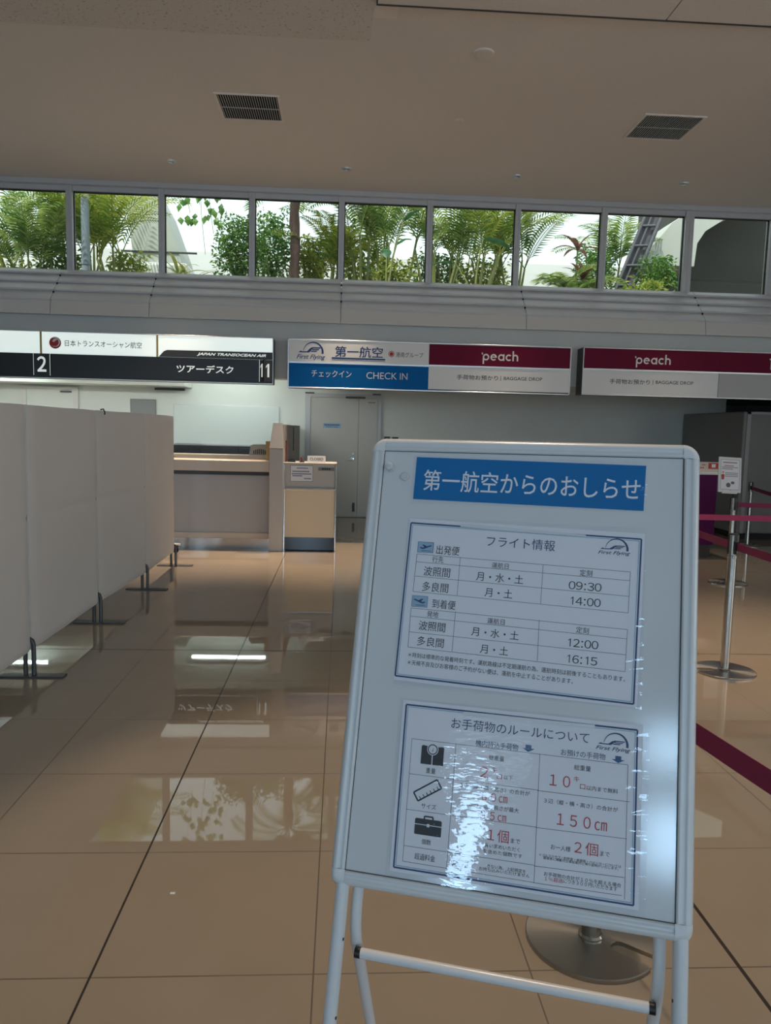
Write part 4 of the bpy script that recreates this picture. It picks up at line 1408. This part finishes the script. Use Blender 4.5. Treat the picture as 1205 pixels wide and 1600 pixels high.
for (a, b, c, d) in ((RW - .0004, .026, RW + .0012, BH - .026), (BW - RW - .0016, .026, BW - RW + .0004, BH - .026), (.026, RW - .0004, BW - .026, RW + .0010), (.026, BH - RW - .0012, BW - .026, BH - RW + .0004)):
    g.add([B(a, b, .0003), B(c, b, .0003), B(c, d, .0003), B(a, d, .0003)], [(3, 2, 1, 0)])
g.build('panel_gasket', SIGN_DARKGREY, stand)
for uu in (.0228, .5428):
    lg = MB().tube([B(uu, BH - .02, -.006), B(uu, DF - .01, -.006)], .0112, 20).build('leg', WHITE_POWDER, stand)
    MB().lathe([(.013, 0), (.0135, .02), (.0115, .022)], 16).build('rubber_foot', RUBBER, lg).matrix_local = Matrix.Translation(Vector(B(uu, DF, -.006))) @ Matrix.Rotation(R(-90), 4, 'X')
    sgn = 1 if uu < .2 else -1
    for dd in (.84, .955):
        q = B(uu + sgn * .0106, dd, -.002)
        MB().lathe([(.001, -.001), (.0025, -.001), (.0025, .0008), (.001, .001)], 10).build('screw', SIGN_DARKGREY, lg).matrix_local = Matrix.Translation(Vector(q)) @ Matrix.Rotation(R(90 * sgn), 4, 'Y')
zb = V_.z, N_.z


def rear(uu):
    """rear tube: runs down behind the front leg, then kicks back to the floor"""
    pts = [(uu, .08, -.028), (uu, .80, -.028), (uu, .825, -.032), (uu, .85, -.045), (uu, .875, -.067)]
    pts = [Vector(B(*p)) for p in pts]
    d = (pts[-1] - pts[-2]).normalized()
    wz = lambda p: (foot.z + V_.z * p.y + N_.z * p.z + U.z * p.x)
    dz = V_.z * d.y + N_.z * d.z
    t_ = (wz(pts[-1]) - .012) / -dz
    pts.append(pts[-1] + d * t_)
    return pts


for uu in (.044, .516):
    pp = rear(uu)
    lg = MB().tube(pp, .0095, 16).build('rear_leg', WHITE_POWDER, stand)
    MB().lathe([(.0125, 0), (.0125, .016), (.0105, .018)], 16).build('rubber_foot', RUBBER, lg).matrix_local = Matrix.Translation(pp[-1]) @ Vector((0, 0, -1)).rotation_difference(pp[-2] - pp[-1]).to_matrix().to_4x4() @ Matrix.Rotation(PI, 4, 'X')
MB().tube([B(.056, .8665, -.034), B(.504, .8665, -.034)], .0083, 18).build('crossbar', WHITE_POWDER, stand)
for a, b in ((.047, .0565), (.5035, .513)):
    MB().tube([B(a, .8665, -.034), B(b, .8665, -.034)], .0088, 14).build('bar_plug', BLACK, stand)


def on_board(name, label, cat, uu, dd, group=None):
    t = thing(name, label, cat, (0, 0, 0), group)
    p = stand.matrix_world @ Vector(B(uu, dd, 0))
    m = stand.matrix_world.copy()
    m.translation = p
    t.matrix_world = m
    return t, (lambda x, y, z: (x - uu, dd - y, z))


def film(t, F, u0_, d0_, u1_, d1_, wave, z0=.0014):
    """laminate film: sealed to the sheet, a little cockled, loose along one side"""
    mb = MB()
    N, K = 40, 200
    vs = []
    for i in range(N + 1):
        for k in range(K + 1):
            a, b = i / N, k / K
            e = max(0, (a - .86) / .14)
            z = z0 + .00035 * math.sin(a * 7 + b * 3) ** 2 + wave * e * (.0009 + .00045 * math.sin(b * 118 + a * 45 + 2 * math.sin(b * 23)) + .0003 * math.sin(b * 61 - a * 30))
            vs.append(F(u0_ + (u1_ - u0_) * a, d0_ + (d1_ - d0_) * b, z))
    q = lambda i, k: i * (K + 1) + k
    mb.add(vs, [(q(i, k), q(i, k + 1), q(i + 1, k + 1), q(i + 1, k)) for i in range(N) for k in range(K)], True)
    return mb.build('laminate_film', FILM, t)


def sheet(t, F, pts, m, z=.0005, name='sheet'):
    mb = MB().poly(F, [pts[3], pts[2], pts[1], pts[0]], z)
    return mb.build(name, m, t)


# blue heading
bn, F = on_board('heading_strip', 'blue laminated heading strip at the top of the sign stand', 'notice', .28, .115)
sheet(bn, F, [(.0855, .0355), (.4752, .0398), (.4730, .1168), (.0850, .1125)], BLUE_PAPER)
MB().text(lambda x, y, z: F(x, -y, z), '第一航空からのおしらせ', .2841, -.0790, .3662, .0383, .0009, .006, 0, -.6).build('lettering', INK_WHITE, bn)
film(bn, F, .080, .0325, .4775, .120, .5, .0013)

P1 = [
    ('フライト情報', 0.2770, 0.1819, 0.1142, 0.0182, -1.55, 'n'),
    ('出発便', 0.1542, 0.2007, 0.0402, 0.0157, 1.14, 'k'),
    ('行先', 0.1381, 0.2176, 0.0195, 0.0111, 0.59, 'k'),
    ('運航日', 0.2452, 0.2217, 0.0281, 0.0099, 0.61, 'k'),
    ('定刻', 0.3859, 0.2252, 0.0199, 0.0106, -0.29, 'k'),
    ('波照間', 0.1379, 0.2391, 0.0463, 0.0165, 0.74, 'k'),
    ('月・水・土', 0.2455, 0.2424, 0.0789, 0.0152, -0.58, 'k'),
    ('09:30', 0.3852, 0.2472, 0.0506, 0.0131, 2.26, 'k'),
    ('多良間', 0.1373, 0.2656, 0.0452, 0.0164, 1.39, 'k'),
    ('月・土', 0.2453, 0.2682, 0.0462, 0.0151, -0.62, 'k'),
    ('14:00', 0.3856, 0.2724, 0.0492, 0.0130, 0.47, 'k'),
    ('到着便', 0.1543, 0.2937, 0.0402, 0.0153, 0.86, 'k'),
    ('発地', 0.1366, 0.3119, 0.0193, 0.0108, -1.19, 'k'),
    ('運航日', 0.2442, 0.3154, 0.0287, 0.0096, 0.80, 'k'),
    ('定刻', 0.3841, 0.3189, 0.0200, 0.0102, -0.57, 'k'),
    ('波照間', 0.1372, 0.3323, 0.0457, 0.0160, 1.75, 'k'),
    ('月・水・土', 0.2436, 0.3355, 0.0783, 0.0148, -0.22, 'k'),
    ('12:00', 0.3845, 0.3404, 0.0491, 0.0128, 3.27, 'k'),
    ('多良間', 0.1366, 0.3584, 0.0455, 0.0159, 2.39, 'k'),
    ('月・土', 0.2440, 0.3625, 0.0461, 0.0147, -0.00, 'k'),
    ('16:15', 0.3841, 0.3663, 0.0485, 0.0126, 2.48, 'k'),
    ('＊時刻は標準的な発着時刻です。運航路線は不定期運航の為、運航時刻は前後することもあります。', 0.2763, 0.3864, 0.3523, 0.0085, -1.30, 'k'),
    ('＊天候不良及びお客様のご予約がない便は、運航を中止することがあります。', 0.2365, 0.3982, 0.2725, 0.0086, -1.60, 'k'),
]
L1 = [
    (0.1006, 0.2100, 0.4552, 0.2190),
    (0.1003, 0.2236, 0.4549, 0.2333),
    (0.1006, 0.2486, 0.4548, 0.2588),
    (0.0992, 0.2754, 0.4540, 0.2854),
    (0.1006, 0.2100, 0.0992, 0.2754),
    (0.1765, 0.2113, 0.1759, 0.2766),
    (0.3162, 0.2159, 0.3153, 0.2820),
    (0.4552, 0.2190, 0.4540, 0.2854),
    (0.0984, 0.3038, 0.4536, 0.3121),
    (0.0991, 0.3178, 0.4532, 0.3269),
    (0.0992, 0.3445, 0.4528, 0.3521),
    (0.0986, 0.3701, 0.4520, 0.3784),
    (0.0984, 0.3038, 0.0986, 0.3701),
    (0.1752, 0.3045, 0.1744, 0.3708),
    (0.3145, 0.3079, 0.3150, 0.3738),
    (0.4536, 0.3121, 0.4520, 0.3784),
]
P2 = [
    ('お手荷物のルールについて', 0.2918, 0.4864, 0.2193, 0.0168, 0.52, 'n'),
    ('機内持込手荷物', 0.2582, 0.5131, 0.0682, 0.0101, 1.76, 'n'),
    ('お預けの手荷物', 0.3931, 0.5120, 0.0677, 0.0098, 0.68, 'n'),
    ('重量', 0.1542, 0.5653, 0.0157, 0.0084, 2.19, 'k'),
    ('サイズ', 0.1552, 0.6206, 0.0244, 0.0083, 3.52, 'k'),
    ('個数', 0.1557, 0.6750, 0.0155, 0.0081, 3.32, 'k'),
    ('超過料金', 0.1552, 0.6983, 0.0335, 0.0097, 3.94, 'k'),
    ('総重量', 0.2591, 0.5332, 0.0243, 0.0084, 3.78, 'k'),
    ('２', 0.2406, 0.5570, 0.0139, 0.0166, 3.70, 'r'),
    ('キ', 0.2566, 0.5517, 0.0090, 0.0083, 1.27, 'r'),
    ('ロ', 0.2654, 0.5609, 0.0082, 0.0074, 4.18, 'r'),
    ('以下', 0.2796, 0.5609, 0.0141, 0.0070, 2.03, 'k'),
    ('３辺（縦・横・高さ）の合計が', 0.2588, 0.5809, 0.1115, 0.0074, 1.13, 'k'),
    ('８０㎝', 0.2597, 0.5935, 0.0408, 0.0131, 3.23, 'r'),
    ('かつ１辺の長さが最大', 0.2594, 0.6086, 0.0788, 0.0073, 2.26, 'k'),
    ('３５㎝', 0.2596, 0.6218, 0.0410, 0.0129, 3.50, 'r'),
    ('１個', 0.2691, 0.6500, 0.0332, 0.0192, -0.52, 'r'),
    ('まで', 0.2962, 0.6541, 0.0146, 0.0071, 3.14, 'k'),
    ('買い求めいただく', 0.2760, 0.6661, 0.0549, 0.0064, 0.83, 'k'),
    ('を含めた個数です', 0.2775, 0.6749, 0.0611, 0.0063, 1.31, 'k'),
    ('超えた', 0.2091, 0.7015, 0.0237, 0.0056, 2.42, 'k'),
    ('きない為、上記規定を', 0.2848, 0.6962, 0.0599, 0.0055, 1.43, 'k'),
    ('お持ち込みいただけません', 0.2816, 0.7017, 0.0784, 0.0055, 1.39, 'k'),
    ('総重量', 0.3931, 0.5324, 0.0251, 0.0081, 0.23, 'k'),
    ('１０', 0.3597, 0.5558, 0.0316, 0.0171, -0.54, 'r'),
    ('キ', 0.3847, 0.5500, 0.0082, 0.0081, 1.40, 'r'),
    ('ロ', 0.3944, 0.5602, 0.0078, 0.0073, 0.73, 'r'),
    ('以内まで無料', 0.4238, 0.5609, 0.0470, 0.0072, -1.71, 'k'),
    ('３辺（縦・横・高さ）の合計が', 0.3924, 0.5877, 0.1115, 0.0072, -0.10, 'k'),
    ('１５０㎝', 0.3954, 0.6125, 0.0751, 0.0174, -0.31, 'r'),
    ('お一人様', 0.3654, 0.6544, 0.0298, 0.0078, 1.15, 'k'),
    ('２個', 0.4035, 0.6499, 0.0354, 0.0187, 2.26, 'r'),
    ('まで', 0.4312, 0.6536, 0.0139, 0.0070, 1.65, 'k'),
    ('＊ゴルフクラブ・釣竿等・楽器等・ベビーカーについては', 0.3945, 0.6683, 0.1220, 0.0043, 0.28, 'k'),
    ('運賃等に積載可否事前案内と預り証明がいたします。', 0.3958, 0.6720, 0.1118, 0.0042, 0.41, 'k'),
    ('お手荷物の合計が１０％を超える場合', 0.3993, 0.6948, 0.1141, 0.0061, 0.10, 'k'),
    ('１％超過', 0.3573, 0.7015, 0.0276, 0.0062, 1.25, 'r'),
    ('につき３００円いただきます', 0.4113, 0.7009, 0.0788, 0.0061, 0.22, 'k'),
]
L2 = [
    (0.1187, 0.5185, 0.4608, 0.5195),
    (0.1190, 0.5740, 0.3276, 0.5737),
    (0.1189, 0.6295, 0.3277, 0.6291),
    (0.1194, 0.6852, 0.3273, 0.6849),
    (0.1198, 0.7090, 0.3279, 0.7099),
    (0.1187, 0.5185, 0.1198, 0.7090),
    (0.1921, 0.5190, 0.1913, 0.7101),
    (0.3268, 0.5186, 0.3279, 0.7099),
    (0.4608, 0.5195, 0.4617, 0.7136),
    (0.3257, 0.5745, 0.4651, 0.5736),
    (0.3262, 0.6297, 0.4621, 0.6276),
    (0.3268, 0.6860, 0.4603, 0.6830),
    (0.3269, 0.7103, 0.4577, 0.7088),
]
INKS = {'k': INK, 'n': INK_NAVY, 'r': INK_RED}
NAMES = {'k': 'black_lettering', 'n': 'navy_lettering', 'r': 'red_lettering'}


def notice(t, F, texts, lines, border, slope):
    fl = lambda x, y, z: F(x, -y, z)
    for key in 'knr':
        mb = MB()
        for s_, uu, dd, wd, ht, an, c_ in texts:
            if c_ == key and ':' in s_:
                numerals(mb, fl, s_, uu, -dd, wd, ht, .0010, slope)
            elif c_ == key:
                mb.text(fl, s_, uu, -dd, wd, ht, .0010, 0, 0, slope)
        if mb.v:
            mb.build(NAMES[key], INKS[key], t)
    mb = MB()
    for a in lines:
        mb.line(fl, a[0], -a[1], a[2], -a[3], .0006, .0009)
    mb.build('table_lines', INK, t)
    mb, mb2 = MB(), MB()
    n = len(border)
    cu = sum(p[0] for p in border) / n
    cd = sum(p[1] for p in border) / n
    for i in range(n):
        a, b = border[i], border[(i + 1) % n]
        mb.line(fl, a[0], -a[1], b[0], -b[1], .0026, .0009)
        k_ = lambda p: (p[0] + (.0032 if p[0] < cu else -.0032), p[1] + (.0032 if p[1] < cd else -.0032))
        a, b = k_(a), k_(b)
        mb2.line(fl, a[0], -a[1], b[0], -b[1], .0013, .0009)
    mb.build('border', INK_NAVY, t)
    mb2.build('border_inner', INK_BLUE, t)


def plane_icon(mb, F, u0_, d0_, u1_, d1_, up_):
    fl = lambda a, b: (u0_ + (u1_ - u0_) * a, d0_ + (d1_ - d0_) * b)
    body = [(.12, .52), (.20, .48), (.32, .54), (.78, .30), (.90, .30), (.86, .38), (.40, .66), (.26, .68)]
    wing = [(.42, .50), (.28, .26), (.36, .24), (.62, .42)]
    if not up_:
        body = [(1 - a, b) for a, b in body]
        wing = [(1 - a, b) for a, b in wing]
    mb.poly(F, [fl(*p) for p in body], .0012)
    mb.poly(F, [fl(*p) for p in wing], .0012)
    mb.poly(F, [fl(.25, .82), fl(.85, .82), fl(.85, .87), fl(.25, .87)], .0012)


n1_, F = on_board('flight_notice', 'laminated flight times notice in the middle of the sign stand', 'notice', .276, .43)
sheet(n1_, F, [(.0822, .1475), (.4765, .1545), (.4715, .4325), (.0790, .4265)], PAPER)
notice(n1_, F, P1, L1, [(.0854, .1556), (.4710, .1642), (.4663, .4272), (.0809, .4196)], -1.25)
for (u0_, d0_, u1_, d1_, up_) in ((.1011, .1884, .1284, .2066, True), (.0988, .2823, .1260, .3009, False)):
    MB().poly(F, [(u0_, d1_), (u1_, d1_), (u1_, d0_), (u0_, d0_)], .0009).build('icon_box', INK_BLUE, n1_)
    mb = MB()
    plane_icon(mb, F, u0_, d0_, u1_, d1_, up_)
    for a in ((u0_, d0_, u1_, d0_), (u1_, d0_, u1_, d1_), (u1_, d1_, u0_, d1_), (u0_, d1_, u0_, d0_)):
        mb.line(F, *a, .0006, .0012)
    mb.build('plane_icon', INK_NAVY, n1_)
mb = MB()
flyer_logo(mb, lambda x, y, z: F(x, -y, z), .4034, .4545, -.1935, -.1690, .0010)
mb.build('wing_logo', INK_NAVY, n1_)
film(n1_, F, .0795, .1455, .4785, .4345, .5)
MB().add([F(.1732, .1530, .0026), F(.383, .1618, .0026), F(.383, .1655, .0026), (F(.1732, .1585, .0026))], [(3, 2, 1, 0)]).build('tape_strip', TAPE, n1_)

n2_, F = on_board('baggage_notice', 'laminated baggage rules notice low on the sign stand, glaring with daylight', 'notice', .292, .737)
fl = lambda x, y, z: F(x, -y, z)
sheet(n2_, F, [(.0985, .4575), (.4815, .4585), (.4825, .7260), (.0995, .7265)], PAPER)
notice(n2_, F, P2, L2, [(.1043, .4648), (.4733, .4661), (.4747, .7199), (.1060, .7200)], 0)
mb = MB()
u0_, u1_, d0_, d1_ = .1361, .1735, .5262, .5560
uc = (u0_ + u1_) / 2
mb.poly(F, [(u0_, d1_), (uc - .0009, d1_), (uc - .0009, d0_ + .008), (u0_ + .009, d0_ + .001), (u0_ + .002, d0_), (u0_, d0_ + .002)], .0010)
mb.poly(F, [(uc + .0009, d1_), (u1_, d1_), (u1_, d0_ + .002), (u1_ - .002, d0_), (u1_ - .009, d0_ + .001), (uc + .0009, d0_ + .008)], .0010)
mb.ring(F, uc, d0_ + .0055, .0082, .0066, .0016)
mb.poly(F, [(uc - .001, d0_ + .009), (uc + .0005, d0_ + .009), (uc + .0015, d0_ + .002)], .0016)
mb.build('scale_icon', INK, n2_)
mb = MB().disc(F, uc, d0_ + .0055, .0095, .0095, .0012)
mb.build('scale_dial', PAPER, n2_)
mb = MB()
P = lambda a, b: (.1513 + a * math.cos(R(-33)) - b * math.sin(R(-33)), .5962 + a * math.sin(R(-33)) + b * math.cos(R(-33)))
cor = [P(-.022, -.0075), P(.022, -.0075), P(.022, .0075), P(-.022, .0075)]
for i in range(4):
    mb.line(F, *cor[i], *cor[(i + 1) % 4], .0024, .0010)
for i in range(6):
    a = -.0165 + i * .0066
    mb.line(F, *P(a, .0075), *P(a, .002), .0013, .0010)
mb.build('ruler_icon', INK, n2_)
mb = MB()
u0_, u1_, d0_, d1_ = .1347, .1786, .6350, .6651
mb.poly(F, [(u0_, .6490), (.1545, .6490), (.1545, .6475), (.1588, .6475), (.1588, .6490), (u1_, .6490), (u1_, .6425), (u1_ - .0015, .6405), (u0_ + .0015, .6405), (u0_, .6425)][::-1], .0010)
mb.poly(F, [(u0_, .6503), (.1545, .6503), (.1545, .6525), (.1588, .6525), (.1588, .6503), (u1_, .6503), (u1_, d1_ - .001), (u1_ - .001, d1_), (u0_ + .001, d1_), (u0_, d1_ - .001)], .0010)
for a in ((.1497, .641, .1497, .6365), (.1497, .6365, .1636, .6365), (.1636, .6365, .1636, .641)):
    mb.line(F, *a, .0024, .0010)
mb.build('case_icon', INK, n2_)
mb = MB()
for (uu, dd) in ((.3084, .5125), (.4461, .5135)):
    mb.poly(F, [(uu - .0045, dd - .0052), (uu + .0045, dd - .0052), (uu + .0045, dd), (uu + .0098, dd), (uu, dd + .0052), (uu - .0098, dd), (uu - .0045, dd)], .0010)
mb.build('arrow', mat('arrow_blue', (.02, .10, .22), .5), n2_)
mb = MB()
flyer_logo(mb, fl, .4118, .4640, -.5030, -.4775, .0010)
mb.build('wing_logo', INK_NAVY, n2_)
film(n2_, F, .0925, .4545, .4915, .7362, 1.0)
MB().add([F(.2005, .4660, .0026), F(.4093, .4650, .0026), F(.4093, .4695, .0026), F(.2005, .4712, .0026)], [(3, 2, 1, 0)]).build('tape_strip', TAPE, n2_)

# magnets on the board
CLEAR = mat('clear_plastic', (.62, .62, .63), .12)
mg, F = on_board('board_magnet', 'standing clear magnet pin in the top corner of the sign stand', 'magnet', .0405, .0585)
M = Matrix.Rotation(R(-20), 4, 'Z') @ Matrix.Rotation(R(35), 4, 'X')
mb = MB().lathe([(.0065, 0), (.0065, .004), (.0045, .006), (.0042, .013), (.0065, .015), (.0068, .020), (.004, .0215), (.001, .0215)], 20)
mb.build('pin', CLEAR, mg)
MB().lathe([(.0067, .0165), (.0069, .0175), (.0067, .0185)], 20).build('band', CHROME, mg)
mg, F = on_board('board_magnet', 'flat clear round magnet next to the blue heading strip', 'magnet', .0668, .0726)
MB().lathe([(.0074, 0), (.0074, .003), (.006, .0045), (.002, .0042), (.001, .0042)], 24).build('disc', CLEAR, mg)
MB().lathe([(.0030, .0042), (.0030, .0055), (.001, .0056)], 16).build('knob', CLEAR, mg)
